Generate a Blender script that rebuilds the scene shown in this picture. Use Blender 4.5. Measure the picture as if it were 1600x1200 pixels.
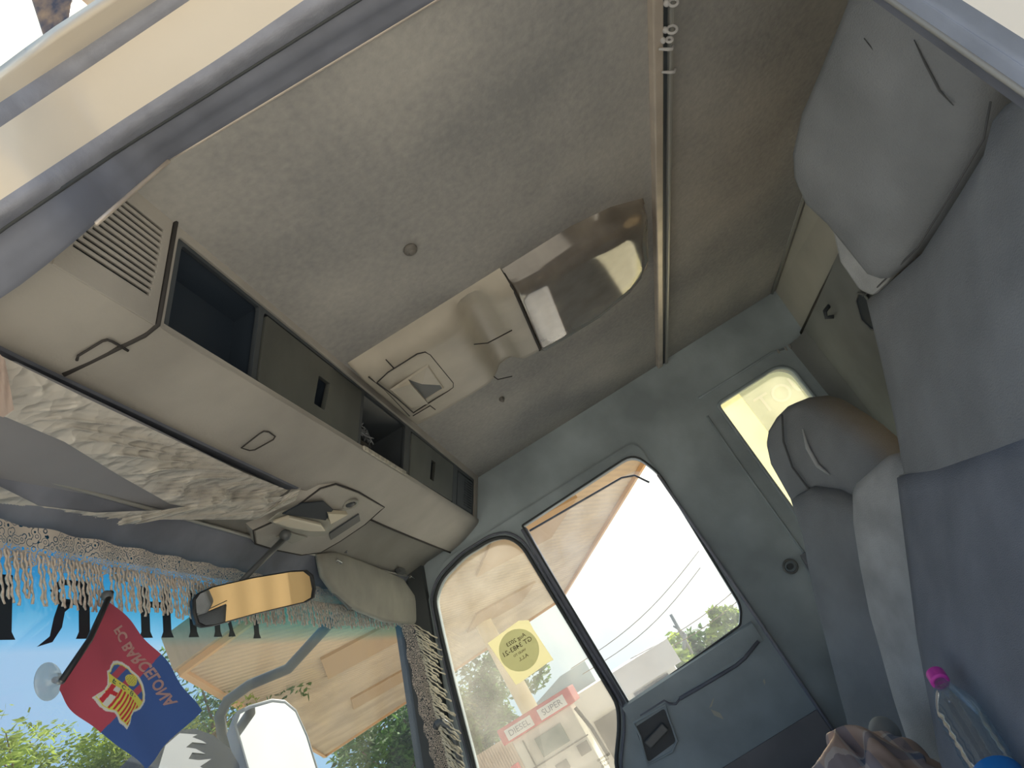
import bpy, bmesh, math, random
from mathutils import Vector, Matrix
random.seed(7)
S = bpy.context.scene
for o in list(bpy.data.objects): bpy.data.objects.remove(o)
C = S.collection
# ------------------------------------------------------------------ camera
FPX = 1180.0
_X = Vector((235, 385, 1180)).normalized()
_Y = Vector((-1, .625, -.0048)); _Y = (_Y - _X * _X.dot(_Y)).normalized()
_Z = _X.cross(_Y)
cam_d = bpy.data.cameras.new('camera'); cam = bpy.data.objects.new('camera', cam_d); C.objects.link(cam)
cam_d.sensor_width = 36; cam_d.lens = FPX / 1600 * 36; cam_d.clip_start = .02; cam_d.clip_end = 1000
right = Vector((_X[0], _Y[0], _Z[0])); down = Vector((_X[1], _Y[1], _Z[1])); fwd = Vector((_X[2], _Y[2], _Z[2]))
M = Matrix((right, -down, -fwd)).transposed().to_4x4()
cam.matrix_world = M
S.camera = cam
# ------------------------------------------------------------------ sky, sun, exposure
S.view_settings.view_transform = 'Standard'; S.view_settings.look = 'None'
S.view_settings.gamma = 1; S.view_settings.use_curve_mapping = False
S.view_settings.exposure = 0.15
SUN = Vector((.80, -.46, .66)).normalized()
w = bpy.data.worlds.new('sky'); S.world = w; w.use_nodes = True
nt = w.node_tree; nt.nodes.clear()
out = nt.nodes.new('ShaderNodeOutputWorld'); bg = nt.nodes.new('ShaderNodeBackground')
tc = nt.nodes.new('ShaderNodeTexCoord'); dp = nt.nodes.new('ShaderNodeVectorMath'); dp.operation = 'DOT_PRODUCT'
dp.inputs[1].default_value = SUN
rp = nt.nodes.new('ShaderNodeValToRGB'); e = rp.color_ramp.elements
e[0].position = 0.0; e[0].color = (.20, .29, .42, 1)
e[1].position = .97; e[1].color = (4.2, 3.9, 3.2, 1)
for p, c in ((.30, (.36, .50, .76, 1)), (.52, (.33, .54, .76, 1)), (.61, (.46, .64, .76, 1)), (.68, (.86, .92, .88, 1)), (.76, (1.15, 1.15, 1.0, 1)), (.86, (2.2, 2.1, 1.8, 1))):
    k = rp.color_ramp.elements.new(p); k.color = c
nt.links.new(tc.outputs['Generated'], dp.inputs[0]); nt.links.new(dp.outputs['Value'], rp.inputs[0])
nt.links.new(rp.outputs[0], bg.inputs[0]); nt.links.new(bg.outputs[0], out.inputs[0]); bg.inputs[1].default_value = 1.05
sd = bpy.data.lights.new('sun', 'SUN'); sd.energy = 6.0; sd.angle = .01; sd.color = (1, .96, .89)
so = bpy.data.objects.new('sun', sd); C.objects.link(so)
so.rotation_euler = SUN.to_track_quat('Z', 'Y').to_euler()

# ------------------------------------------------------------------ pixel / plane helpers (used to measure real positions)
def ray(px, py):
    d = Vector((px - 800, py - 600, FPX)); return Vector((_X.dot(d), _Y.dot(d), _Z.dot(d)))
def P(px, py, ax, v):
    r = ray(px, py); return r * (v / r[ax])
def PP(px, py, p0, n):
    r = ray(px, py); n = Vector(n); return r * (n.dot(Vector(p0)) / n.dot(r))
def V(*a): return Vector(a)

# ------------------------------------------------------------------ materials
def mat(name, col, rough=.7, var=.0, vscale=8, col2=None, bump=0, bscale=60, spec=.3, metal=0, detail=4, transl=0, alpha=1, coat=0, emit=None):
    m = bpy.data.materials.new(name); m.use_nodes = True; n = m.node_tree; b = n.nodes['Principled BSDF']
    b.inputs['Base Color'].default_value = (*col, 1); b.inputs['Roughness'].default_value = rough
    b.inputs['Metallic'].default_value = metal; b.inputs['Specular IOR Level'].default_value = spec
    if coat: b.inputs['Coat Weight'].default_value = coat; b.inputs['Coat Roughness'].default_value = .08
    g = n.nodes.new('ShaderNodeNewGeometry')
    if col2 or var:
        t = n.nodes.new('ShaderNodeTexNoise'); t.inputs['Scale'].default_value = vscale; t.inputs['Detail'].default_value = detail
        n.links.new(g.outputs['Position'], t.inputs['Vector'])
        r = n.nodes.new('ShaderNodeValToRGB'); r.color_ramp.elements[0].position = .35; r.color_ramp.elements[1].position = .68
        r.color_ramp.elements[0].color = (*[c * (1 - var) for c in col], 1)
        r.color_ramp.elements[1].color = (*(col2 or [min(1, c * (1 + var)) for c in col]), 1)
        n.links.new(t.outputs[0], r.inputs[0]); n.links.new(r.outputs[0], b.inputs['Base Color'])
    if bump:
        t = n.nodes.new('ShaderNodeTexNoise'); t.inputs['Scale'].default_value = bscale; t.inputs['Detail'].default_value = 5
        n.links.new(g.outputs['Position'], t.inputs['Vector'])
        bp = n.nodes.new('ShaderNodeBump'); bp.inputs['Strength'].default_value = bump; bp.inputs['Distance'].default_value = .004
        n.links.new(t.outputs[0], bp.inputs['Height']); n.links.new(bp.outputs[0], b.inputs['Normal'])
    o = n.nodes['Material Output']; last = b.outputs[0]
    if transl:
        tr = n.nodes.new('ShaderNodeBsdfTranslucent'); tr.inputs[0].default_value = (*col, 1); mx = n.nodes.new('ShaderNodeMixShader')
        mx.inputs[0].default_value = transl; n.links.new(last, mx.inputs[1]); n.links.new(tr.outputs[0], mx.inputs[2]); last = mx.outputs[0]
        if col2 or var: n.links.new(r.outputs[0], tr.inputs[0])
    if alpha < 1:
        tr = n.nodes.new('ShaderNodeBsdfTransparent'); mx = n.nodes.new('ShaderNodeMixShader')
        mx.inputs[0].default_value = alpha; n.links.new(tr.outputs[0], mx.inputs[1]); n.links.new(last, mx.inputs[2]); last = mx.outputs[0]
    n.links.new(last, o.inputs[0])
    return m
def nodes(m): return m.node_tree.nodes, m.node_tree.links
def glass_mat(name, tint=(1, 1, 1), dust=.06, dustcol=(.8, .78, .7), refl=.06):
    m = bpy.data.materials.new(name); m.use_nodes = True; n, l = nodes(m); n.clear()
    o = n.new('ShaderNodeOutputMaterial'); t = n.new('ShaderNodeBsdfTransparent'); t.inputs[0].default_value = (*tint, 1)
    g = n.new('ShaderNodeBsdfGlossy'); g.inputs['Roughness'].default_value = .02
    a = n.new('ShaderNodeMixShader'); a.inputs[0].default_value = refl
    l.new(t.outputs[0], a.inputs[1]); l.new(g.outputs[0], a.inputs[2])
    d = n.new('ShaderNodeBsdfTranslucent'); d.inputs[0].default_value = (*dustcol, 1)
    nz = n.new('ShaderNodeTexNoise'); nz.inputs['Scale'].default_value = 7; nz.inputs['Detail'].default_value = 6
    ge = n.new('ShaderNodeNewGeometry'); l.new(ge.outputs['Position'], nz.inputs['Vector'])
    mr = n.new('ShaderNodeMapRange'); mr.inputs[1].default_value = .3; mr.inputs[2].default_value = .7
    mr.inputs[3].default_value = dust * .5; mr.inputs[4].default_value = dust * 1.5; l.new(nz.outputs[0], mr.inputs[0])
    b = n.new('ShaderNodeMixShader'); l.new(mr.outputs[0], b.inputs[0]); l.new(a.outputs[0], b.inputs[1]); l.new(d.outputs[0], b.inputs[2])
    l.new(b.outputs[0], o.inputs[0]); return m, t

K = {}
K['headliner'] = mat('grey_brown_headliner', (.37, .345, .31), .75, bump=.25, bscale=90)
# dirty headliner: large soft stains and fine speckle
n, l = nodes(K['headliner']); b = n['Principled BSDF']; g = n['Geometry']
t1 = n.new('ShaderNodeTexNoise'); t1.inputs['Scale'].default_value = 2.6; t1.inputs['Detail'].default_value = 3
t2 = n.new('ShaderNodeTexNoise'); t2.inputs['Scale'].default_value = 70; t2.inputs['Detail'].default_value = 4
for t in (t1, t2): l.new(g.outputs['Position'], t.inputs['Vector'])
mm = n.new('ShaderNodeMath'); mm.operation = 'MULTIPLY_ADD'; mm.inputs[1].default_value = .35
l.new(t2.outputs[0], mm.inputs[0]); l.new(t1.outputs[0], mm.inputs[2])
r = n.new('ShaderNodeValToRGB'); r.color_ramp.elements[0].position = .48; r.color_ramp.elements[1].position = .86
r.color_ramp.elements[0].color = (.27, .27, .268, 1); r.color_ramp.elements[1].color = (.455, .44, .41, 1)
l.new(mm.outputs[0], r.inputs[0]); l.new(r.outputs[0], b.inputs['Base Color'])
K['plastic'] = mat('grey_beige_console_plastic', (.38, .36, .325), .5, var=.13, vscale=5, bump=.12, bscale=180, spec=.35)
K['plastic_dk'] = mat('dark_slate_plastic', (.055, .065, .075), .45, var=.2, vscale=6, spec=.4)
K['door_plastic'] = mat('dark_grey_green_door_plastic', (.085, .092, .085), .38, var=.2, vscale=9, spec=.5)
K['black'] = mat('matt_black_recess', (.02, .03, .045), .6)
K['line'] = mat('dark_seam_line', (.05, .047, .045), .8)
K['rubber'] = mat('dusty_grey_rubber', (.30, .315, .37), .7, var=.10, vscale=30, bump=.3, bscale=120)
K['rubber_dk'] = mat('black_rubber', (.07, .078, .082), .5)
K['trim_grey'] = mat('dull_blue_grey_trim', (.18, .195, .24), .65, var=.2, vscale=9)
K['paint'] = mat('cream_cab_paint', (.74, .67, .56), .3, var=.04, vscale=4, spec=.5, coat=.3)
K['wall'] = mat('slate_door_plastic', (.37, .435, .47), .6, var=.22, vscale=4, bump=.1, bscale=100, spec=.35)
K['wall_low'] = mat('dull_purple_lower_trim', (.25, .245, .26), .7, var=.15, vscale=5)
K['rear'] = mat('dark_olive_padded_rear_wall', (.18, .19, .19), .8, var=.2, vscale=3, bump=.1)
K['rear_pan'] = mat('light_olive_rear_panel', (.44, .43, .38), .7, var=.08, vscale=5)
K['seat'] = mat('dark_grey_seat_fabric', (.28, .295, .31), .95, var=.13, vscale=6, bump=.4, bscale=350, spec=.1)
K['seat_lt'] = mat('worn_grey_seat_fabric', (.47, .485, .49), .95, var=.18, vscale=9, bump=.4, bscale=300, spec=.1)
K['seat_mesh'] = mat('navy_mesh_seat_fabric', (.24, .26, .30), .95, var=.12, vscale=9, bump=.5, bscale=500, spec=.1)
K['seam'] = mat('seat_seam_thread', (.11, .115, .12), .9)
K['rail'] = mat('pinkish_aluminium_rail', (.66, .58, .50), .35, var=.12, vscale=12, metal=.35, spec=.5)
K['rail2'] = mat('grey_curtain_track', (.36, .36, .34), .35, metal=.3, spec=.5)
K['clear'] = mat('cloudy_clear_plastic', (.75, .74, .74), .25, spec=.5, transl=.4)
K['unit'] = mat('beige_grey_moulded_plastic', (.44, .40, .33), .42, var=.15, vscale=6, spec=.45)
K['gloss'] = mat('smoky_brown_gloss_plastic', (.20, .175, .145), .12, var=.3, vscale=8, spec=.9, coat=.8)
K['visor'] = mat('grey_vinyl_visor', (.34, .335, .29), .5, var=.13, vscale=10, bump=.12, bscale=25, spec=.35)
K['visor_b'] = mat('blue_grey_vinyl_visor', (.28, .285, .31), .6, var=.06, vscale=5)
K['chrome'] = mat('chrome', (.8, .8, .78), .15, metal=1)
K['mirror'] = mat('mirror_glass', (.95, .95, .95), .01, metal=1)
K['hous'] = mat('black_mirror_housing', (.03, .032, .035), .35)
K['stalk'] = mat('grey_mirror_stalk', (.12, .13, .135), .35, spec=.5)
K['cream'] = mat('cream_yellow_lace_cloth', (.82, .62, .32), .9, transl=.5)
K['tan'] = mat('tan_canopy_sheet', (.50, .385, .26), .7, var=.15, vscale=.6)  # the sheet's own tan
K['white'] = mat('white_masonry', (.78, .78, .74), .8, var=.08, vscale=1)
K['grn'] = mat('green_leaves', (.10, .19, .045), .6, var=.55, vscale=1.2, transl=.45)
K['grn2'] = mat('yellow_green_leaves', (.30, .38, .06), .6, var=.4, vscale=1.5, transl=.5)
K['bark'] = mat('brown_bark', (.2, .14, .09), .9, var=.3, vscale=6)
K['ground'] = mat('dusty_tan_forecourt', (.54, .49, .42), .9, var=.12, vscale=.4)
K['red'] = mat('red_pump_header', (.62, .05, .07), .4)
K['dark'] = mat('dark_opening', (.10, .09, .085), .7)
K['blue'] = mat('blue_bottle_label', (.02, .22, .62), .3)
K['pink'] = mat('magenta_bottle_cap', (.78, .08, .50), .35)
K['pet'] = glass_mat('clear_bottle_plastic', (.86, .93, .97), .12, (.6, .8, .9), .25)[0]
K['glass'] = glass_mat('side_window_glass', (.93, .95, .94), .10, (.72, .68, .60), .05)[0]
K['glass_q'] = glass_mat('quarter_window_glass', (.99, .98, .88), .12, (.9, .86, .66), .04)[0]
K['glass_r'] = glass_mat('lowered_side_glass', (.96, .98, 1), .05, (.7, .75, .8), .04)[0]
K['cup'] = glass_mat('suction_cup_vinyl', (.85, .88, .88), .3, (.7, .75, .75), .15)[0]
# windscreen with blue tint band (colour of the glass itself, by height)
K['ws'], tr = glass_mat('windscreen_glass', (1, 1, 1), .035, (.75, .78, .78), .03)
n, l = nodes(K['ws']); ge = n['Geometry']; sx = n.new('ShaderNodeSeparateXYZ'); l.new(ge.outputs['Position'], sx.inputs[0])
mr = n.new('ShaderNodeMapRange'); mr.inputs[1].default_value = .425; mr.inputs[2].default_value = .56; l.new(sx.outputs[2], mr.inputs[0])
r = n.new('ShaderNodeValToRGB'); r.color_ramp.elements[0].color = (.97, .99, .985, 1); r.color_ramp.elements[1].color = (.20, .56, .74, 1)
k = r.color_ramp.elements.new(.12); k.color = (.75, .93, .98, 1)
k = r.color_ramp.elements.new(.45); k.color = (.38, .76, .86, 1)
l.new(mr.outputs[0], r.inputs[0]); l.new(r.outputs[0], tr.inputs[0])
# slatted canopy underside
n, l = nodes(K['tan']); b = n['Principled BSDF']; ge = n['Geometry']; wv = n.new('ShaderNodeTexWave'); wv.inputs['Scale'].default_value = 1.6; wv.inputs['Distortion'].default_value = .3
mp = n.new('ShaderNodeMapping'); mp.inputs['Rotation'].default_value = (0, 0, math.radians(110)); l.new(ge.outputs['Position'], mp.inputs[0]); l.new(mp.outputs[0], wv.inputs['Vector'])
bp = n.new('ShaderNodeBump'); bp.inputs['Strength'].default_value = .5; bp.inputs['Distance'].default_value = .05; l.new(wv.outputs[0], bp.inputs['Height']); l.new(bp.outputs[0], b.inputs['Normal'])
# lace (real holes by pattern)
def lace_mat(name, scale, thresh):
    m = mat(name, (.66, .58, .50), .9, transl=.12); n, l = nodes(m); o = n['Material Output']; src = o.inputs[0].links[0].from_socket
    ge = n['Geometry']; vo = n.new('ShaderNodeTexVoronoi'); vo.inputs['Scale'].default_value = scale; l.new(ge.outputs['Position'], vo.inputs['Vector'])
    m1 = n.new('ShaderNodeMath'); m1.operation = 'MULTIPLY'; m1.inputs[1].default_value = 18; l.new(vo.outputs['Distance'], m1.inputs[0])
    m2 = n.new('ShaderNodeMath'); m2.operation = 'SINE'; l.new(m1.outputs[0], m2.inputs[0])
    m3 = n.new('ShaderNodeMath'); m3.operation = 'GREATER_THAN'; m3.inputs[1].default_value = thresh; l.new(m2.outputs[0], m3.inputs[0])
    t = n.new('ShaderNodeBsdfTransparent'); mx = n.new('ShaderNodeMixShader'); l.new(m3.outputs[0], mx.inputs[0]); l.new(t.outputs[0], mx.inputs[1]); l.new(src, mx.inputs[2]); l.new(mx.outputs[0], o.inputs[0])
    return m
K['lace'] = lace_mat('grey_cream_lace', 95, -.75)
K['lace2'] = lace_mat('cream_pillar_lace', 90, -.3)
K['cord'] = mat('grey_cream_tassel_cord', (.66, .57, .49), .9, var=.2, vscale=200, transl=.06)
K['cord2'] = mat('sunlit_tassel_cord', (.85, .78, .62), .9, var=.15, vscale=200, transl=.2)  # paler copy of the tassel cord, sunlight put into the colour
# wrinkled plastic film
K['film'] = mat('crinkled_clear_film', (.86, .82, .74), .2, spec=1.0, transl=.25, alpha=.78)
n, l = nodes(K['film']); b = n['Principled BSDF']; ge = n['Geometry']
nz = n.new('ShaderNodeTexNoise'); nz.inputs['Scale'].default_value = 16; nz.inputs['Detail'].default_value = 3
va_ = n.new('ShaderNodeVectorMath'); va_.operation = 'MULTIPLY_ADD'; va_.inputs[1].default_value = (.05, .05, .05)
l.new(ge.outputs['Position'], nz.inputs['Vector']); l.new(nz.outputs['Color'], va_.inputs[0]); l.new(ge.outputs['Position'], va_.inputs[2])
vo = n.new('ShaderNodeTexVoronoi'); vo.inputs['Scale'].default_value = 34; l.new(va_.outputs[0], vo.inputs['Vector'])
bp = n.new('ShaderNodeBump'); bp.inputs['Strength'].default_value = .8; bp.inputs['Distance'].default_value = .012; l.new(vo.outputs['Distance'], bp.inputs['Height']); l.new(bp.outputs[0], b.inputs['Normal'])
# plaid
K['plaid'] = mat('plaid_cotton', (.5, .4, .35), .95); n, l = nodes(K['plaid']); b = n['Principled BSDF']
tcn = n.new('ShaderNodeUVMap') if False else n['Geometry']
sx = n.new('ShaderNodeSeparateXYZ'); l.new(tcn.outputs['Position'], sx.inputs[0])
def stripe(sock, freq, lo, c1, c2):
    a = n.new('ShaderNodeMath'); a.operation = 'MULTIPLY'; a.inputs[1].default_value = freq; l.new(sock, a.inputs[0])
    f = n.new('ShaderNodeMath'); f.operation = 'FRACT'; l.new(a.outputs[0], f.inputs[0])
    r = n.new('ShaderNodeValToRGB'); r.color_ramp.interpolation = 'CONSTANT'; r.color_ramp.elements[0].color = (*c1, 1); r.color_ramp.elements[1].position = lo; r.color_ramp.elements[1].color = (*c2, 1)
    k = r.color_ramp.elements.new(lo + .22); k.color = (.62, .60, .58, 1); k = r.color_ramp.elements.new(lo + .30); k.color = (*c1, 1)
    l.new(f.outputs[0], r.inputs[0]); return r.outputs[0]
s1 = stripe(sx.outputs[0], 11, .45, (.50, .36, .30), (.13, .16, .24)); s2 = stripe(sx.outputs[1], 12, .5, (.55, .42, .34), (.22, .25, .33))
mx = n.new('ShaderNodeMix'); mx.data_type = 'RGBA'; mx.inputs[0].default_value = .5; l.new(s1, mx.inputs[6]); l.new(s2, mx.inputs[7]); l.new(mx.outputs[2], b.inputs['Base Color'])

# ------------------------------------------------------------------ object helpers
def wloc(o):
    p = Vector((0, 0, 0))
    while o: p += o.location; o = o.parent
    return p
def tag(o, label=None, cat=None, group=None, kind=None):
    if label: o['label'] = label
    if cat: o['category'] = cat
    if group: o['group'] = group
    if kind: o['kind'] = kind
    return o
def thing(name, loc, label=None, cat=None, group=None, kind=None, parent=None):
    o = bpy.data.objects.new(name, None); C.objects.link(o); o.empty_display_size = .05
    o.parent = parent; o.location = Vector(loc) - wloc(parent)
    return tag(o, label, cat, group, kind)
def link_mesh(name, me, m, parent):
    for mm_ in (m if isinstance(m, (list, tuple)) else [m]): me.materials.append(mm_)
    o = bpy.data.objects.new(name, me); C.objects.link(o)
    if parent: o.parent = parent; org = wloc(parent)
    else:
        vs = [v.co for v in me.vertices]
        org = Vector(((min(v.x for v in vs) + max(v.x for v in vs)) / 2, (min(v.y for v in vs) + max(v.y for v in vs)) / 2, min(v.z for v in vs)))
        o.location = org
    me.transform(Matrix.Translation(-org)); return o
class MB:
    def __init__(s): s.v = []; s.f = []; s.mi = []; s.col = None; s.cur = 0
    def add(s, vs, fs):
        k = len(s.v); s.v += [Vector(v) for v in vs]; s.f += [tuple(i + k for i in f) for f in fs]; s.mi += [s.cur] * len(fs); return s
    def obox(s, c, a, b_, d):
        c, a, b_, d = map(Vector, (c, a, b_, d))
        vs = [c + a * i + b_ * j + d * k for i in (-1, 1) for j in (-1, 1) for k in (-1, 1)]
        return s.add(vs, [(0, 1, 3, 2), (4, 6, 7, 5), (0, 4, 5, 1), (2, 3, 7, 6), (0, 2, 6, 4), (1, 5, 7, 3)])
    def box(s, x0, x1, y0, y1, z0, z1):
        return s.obox(((x0 + x1) / 2, (y0 + y1) / 2, (z0 + z1) / 2), ((x1 - x0) / 2, 0, 0), (0, (y1 - y0) / 2, 0), (0, 0, (z1 - z0) / 2))
    def loft(s, rings, closed=True, caps=True, loop=False):
        n = len(rings[0]); vs = [v for r_ in rings for v in r_]; fs = []; R = len(rings)
        for i in range(R if loop else R - 1):
            i2 = (i + 1) % R
            for j in range(n if closed else n - 1):
                j2 = (j + 1) % n; fs.append((i * n + j, i * n + j2, i2 * n + j2, i2 * n + j))
        if caps and closed and not loop: fs += [tuple(reversed(range(n))), tuple((R - 1) * n + j for j in range(n))]
        return s.add(vs, fs)
    def prism(s, poly, vec):
        vec = Vector(vec); return s.loft([[Vector(p) for p in poly], [Vector(p) + vec for p in poly]])
    def tube(s, pts, r, n=8, closed=False, flat=None):
        pts = [Vector(p) for p in pts]; rings = []; N = len(pts); up = None
        for i, p in enumerate(pts):
            a = pts[(i - 1) % N] if (closed or i > 0) else p; c = pts[(i + 1) % N] if (closed or i < N - 1) else p
            t = (c - a).normalized()
            if up is None: up = t.orthogonal().normalized()
            up = (up - t * up.dot(t)).normalized(); bi = t.cross(up); rr = r[i] if isinstance(r, (list, tuple)) else r
            rings.append([p + up * math.cos(2 * math.pi * k / n) * rr + bi * math.sin(2 * math.pi * k / n) * rr for k in range(n)])
        return s.loft(rings, loop=closed)
    def cyl(s, a, b_, r, n=20, r2=None): return s.tube([a, b_], [r, r if r2 is None else r2], n)
    def ell(s, c, a, b_, d, nu=20, nv=12):
        c, a, b_, d = map(Vector, (c, a, b_, d)); rings = []
        for i in range(nv + 1):
            th = math.pi * i / nv; sn = max(math.sin(th), .02)
            rings.append([c + d * math.cos(th) + (a * math.cos(2 * math.pi * j / nu) + b_ * math.sin(2 * math.pi * j / nu)) * sn for j in range(nu)])
        return s.loft(rings)
    def build(s, name, m, parent=None, smooth=None, bevel=0, sub=0, label=None, cat=None, group=None, kind=None, seg=2):
        me = bpy.data.meshes.new(name); me.from_pydata(s.v, [], s.f); me.validate()
        bm = bmesh.new(); bm.from_mesh(me); bmesh.ops.recalc_face_normals(bm, faces=bm.faces); bm.to_mesh(me); bm.free()
        if len(me.polygons) == len(s.mi):
            for p, i in zip(me.polygons, s.mi): p.material_index = i
        if smooth: 
            me.polygons.foreach_set('use_smooth', [True] * len(me.polygons))
        o = link_mesh(name, me, m, parent)
        if smooth and smooth is not True: 
            try: me.set_sharp_from_angle(angle=math.radians(smooth))
            except Exception: pass
        if bevel:
            b = o.modifiers.new('bevel', 'BEVEL'); b.width = bevel; b.segments = seg; b.limit_method = 'ANGLE'; b.angle_limit = math.radians(35)
        if sub:
            b = o.modifiers.new('sub', 'SUBSURF'); b.levels = sub; b.render_levels = sub
        return tag(o, label, cat, group, kind)
def rpoly(pts, r, seg=5):
    """round the corners of a 2D polygon"""
    pts = [Vector(p) for p in pts]; n = len(pts); out_ = []
    rs = r if isinstance(r, (list, tuple)) else [r] * n
    for i, p in enumerate(pts):
        a = pts[i - 1] - p; c = pts[(i + 1) % n] - p; rr = min(rs[i], a.length * .49, c.length * .49)
        if rr <= 0: out_.append(p); continue
        A = p + a.normalized() * rr; B = p + c.normalized() * rr
        for k in range(seg + 1):
            t = k / seg; out_.append(A * (1 - t) ** 2 + p * 2 * t * (1 - t) + B * t * t)
    return out_
def plate(name, outer, holes, f, w0, w1, m, parent=None, bevel=0, **kw):
    """flat plate with holes in (u,v), thickness w0..w1, mapped by f(u,v,w) to space"""
    cu = bpy.data.curves.new('tmp', 'CURVE'); cu.dimensions = '2D'; cu.fill_mode = 'BOTH'; cu.extrude = .5
    for poly in [outer] + list(holes):
        sp = cu.splines.new('POLY'); sp.points.add(len(poly) - 1); sp.use_cyclic_u = True
        for q, p in zip(sp.points, poly): q.co = (p[0], p[1], 0, 1)
    o = bpy.data.objects.new('tmp', cu); C.objects.link(o)
    me = bpy.data.meshes.new_from_object(o.evaluated_get(bpy.context.evaluated_depsgraph_get())); bpy.data.objects.remove(o); bpy.data.curves.remove(cu)
    me.name = name
    bm = bmesh.new(); bm.from_mesh(me); bmesh.ops.remove_doubles(bm, verts=bm.verts, dist=1e-6)
    for v in bm.verts: v.co = Vector(f(v.co.x, v.co.y, w0 if v.co.z < 0 else w1))
    bmesh.ops.recalc_face_normals(bm, faces=bm.faces); bm.to_mesh(me); bm.free(); me.materials.clear()
    o = link_mesh(name, me, m, parent)
    if bevel:
        b = o.modifiers.new('bevel', 'BEVEL'); b.width = bevel; b.segments = 2; b.limit_method = 'ANGLE'; b.angle_limit = math.radians(50)
    return tag(o, **{k: v for k, v in kw.items()})
def text_mesh(name, txt, f, m, parent, size=1, ext=.0005, bold=0, align='CENTER'):
    cu = bpy.data.curves.new('tmp', 'FONT'); cu.body = txt; cu.size = size; cu.extrude = ext; cu.align_x = align; cu.align_y = 'CENTER'; cu.offset = bold; cu.resolution_u = 3
    o = bpy.data.objects.new('tmp', cu); C.objects.link(o)
    me = bpy.data.meshes.new_from_object(o.evaluated_get(bpy.context.evaluated_depsgraph_get())); bpy.data.objects.remove(o); bpy.data.curves.remove(cu)
    for v in me.vertices: v.co = Vector(f(v.co.x, v.co.y, v.co.z))
    me.materials.clear(); me.name = name
    return link_mesh(name, me, m, parent)
def pillow(outline, org, U, Vv, N, thick, rnd=.12, m=None, name='pad', parent=None, p=2.6, rings=9, **kw):
    """puffed slab: outline in (u,v) about its centroid"""
    U, Vv, N, org = map(Vector, (U, Vv, N, org)); pts = [Vector(q) for q in outline]; c = sum(pts, Vector((0, 0))) / len(pts); R = []
    for i in range(rings):
        a = math.pi * i / (rings - 1); k = math.cos(a); off = math.copysign(abs(k) ** (2 / p), k) * thick / 2; sc = 1 - rnd * (1 - abs(math.sin(a)) ** (2 / p))
        R.append([org + U * (c + (q - c) * sc).x + Vv * (c + (q - c) * sc).y + N * off for q in pts])
    mb = MB(); mb.loft(R); return mb.build(name, m, parent, smooth=True, **kw)

# ================================================================== GROUND, CAB SHELL
def gz(x): return -2.2 - .06 * x
g_ = MB(); g_.add([(-120, -160, gz(-20)), (200, -160, gz(200)), (200, 200, gz(200)), (-120, 200, gz(-20))], [(0, 1, 2, 3)])
g_.build('ground', K['ground'], kind='structure')
XN, XF = .745, 2.74          # inner faces of the two cab sides
# ceiling panels
MB().box(XN, XF + .03, -.515, .30, .80, .815).build('ceiling', K['headliner'], kind='structure')
MB().box(XN, XF + .03, -1.06, -.515, .802, .817).build('ceiling_rear', K['headliner'], kind='structure')
# outer roof skin
MB().loft([[(x, y, z) for (y, z) in ((-1.12, .60), (-1.12, .84), (-1.06, .88), (.70, .88), (.80, .82), (.84, .70), (.80, .66), (.74, .70), (.40, .825), (-1.05, .825))] for x in (.72, 2.84)]).build('roof', K['paint'], kind='structure', bevel=.01)
# rear wall: light upper panel, dark padded wall, corner pillar
MB().prism([(XN - .04, -1.04, .80), (XF + .02, -1.04, .80), (XF + .02, -1.025, .612), (XN - .04, -1.055, .612)], (0, -.02, 0)).build('wall_rear_upper', K['rear_pan'], kind='structure')
def rwf(u, v, w_): return V(u, -1.03 + .02 * (u - .7) / 2 + (.615 - v) * .018 - w_, v)
rhole = rpoly([V(1.46, .04), V(1.93, .04), V(1.93, .56), V(1.46, .56)], .05)  # opening for an added rear window, out of view behind the seat
plate('wall_rear', [V(XN - .04, -1.05), V(XF + .02, -1.05), V(XF + .02, .615), V(XN - .04, .615)], [rhole], rwf, 0, .05, K['rear'], kind='structure')
plate('added_window_3', [p for p in rhole], [], rwf, .04, .044, K['glass_r'], kind='structure')  # added unseen window, lets sun light the curtain for the mirror
cu_ = thing('added_rear_curtain', rwf(1.42, 0, -.02), 'cream yellow cloth curtain over the rear window, both added for the rear-view mirror to reflect', 'curtain')
G = []
for i in range(121):
    u = 1.43 + .53 * i / 120; G.append([rwf(u, v, -.015 - .003 * math.sin(u * 60)) for v in (.585, .4, .2, -.02)])
b_ = MB(); b_.loft(G, closed=False); b_.build('curtain_cloth', mat('amber_curtain_cloth', (.78, .52, .24), .9, transl=.35), cu_, smooth=True)
G = []
for i in range(161):
    u = 1.43 + .53 * i / 160; G.append([rwf(u, v, -.022 - .003 * math.sin(u * 60)) for v in (.59, .54, .49 - .014 * abs(math.sin(u * 60)))])
b_ = MB(); b_.loft(G, closed=False); b_.build('lace_heading', mat('cream_curtain_lace', (.9, .72, .42), .9, transl=.4), cu_, smooth=True)
MB().box(1.00, 1.85, -1.06, -1.0, .575, .60).build('curtain_pole', K['rail2'], cu_) if False else None
b_ = MB(); b_.tube([(XN, -1.045, .612), (XF - .01, -1.012, .612)], .006); b_.build('trim_1', K['line'], kind='structure', smooth=True)
b_ = MB(); b_.tube([(XF - .02, -1.018, .795), (XN, -1.018, .795)], .005); b_.build('trim_2', K['rail2'], kind='structure', smooth=True)
# curved corner cove at the far rear corner, vertical corner strip
b_ = MB(); b_.loft([[(XF + .01, -.93, z), (XF - .004, -.955, z), (XF - .02, -.985, z), (XF - .05, -1.0, z), (XF - .07, -1.02, z), (XF + .02, -1.02, z)] for z in (.60, .3, -.2, -1.0)]); b_.build('trim_3', K['rear'], kind='structure', smooth=40)
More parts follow.
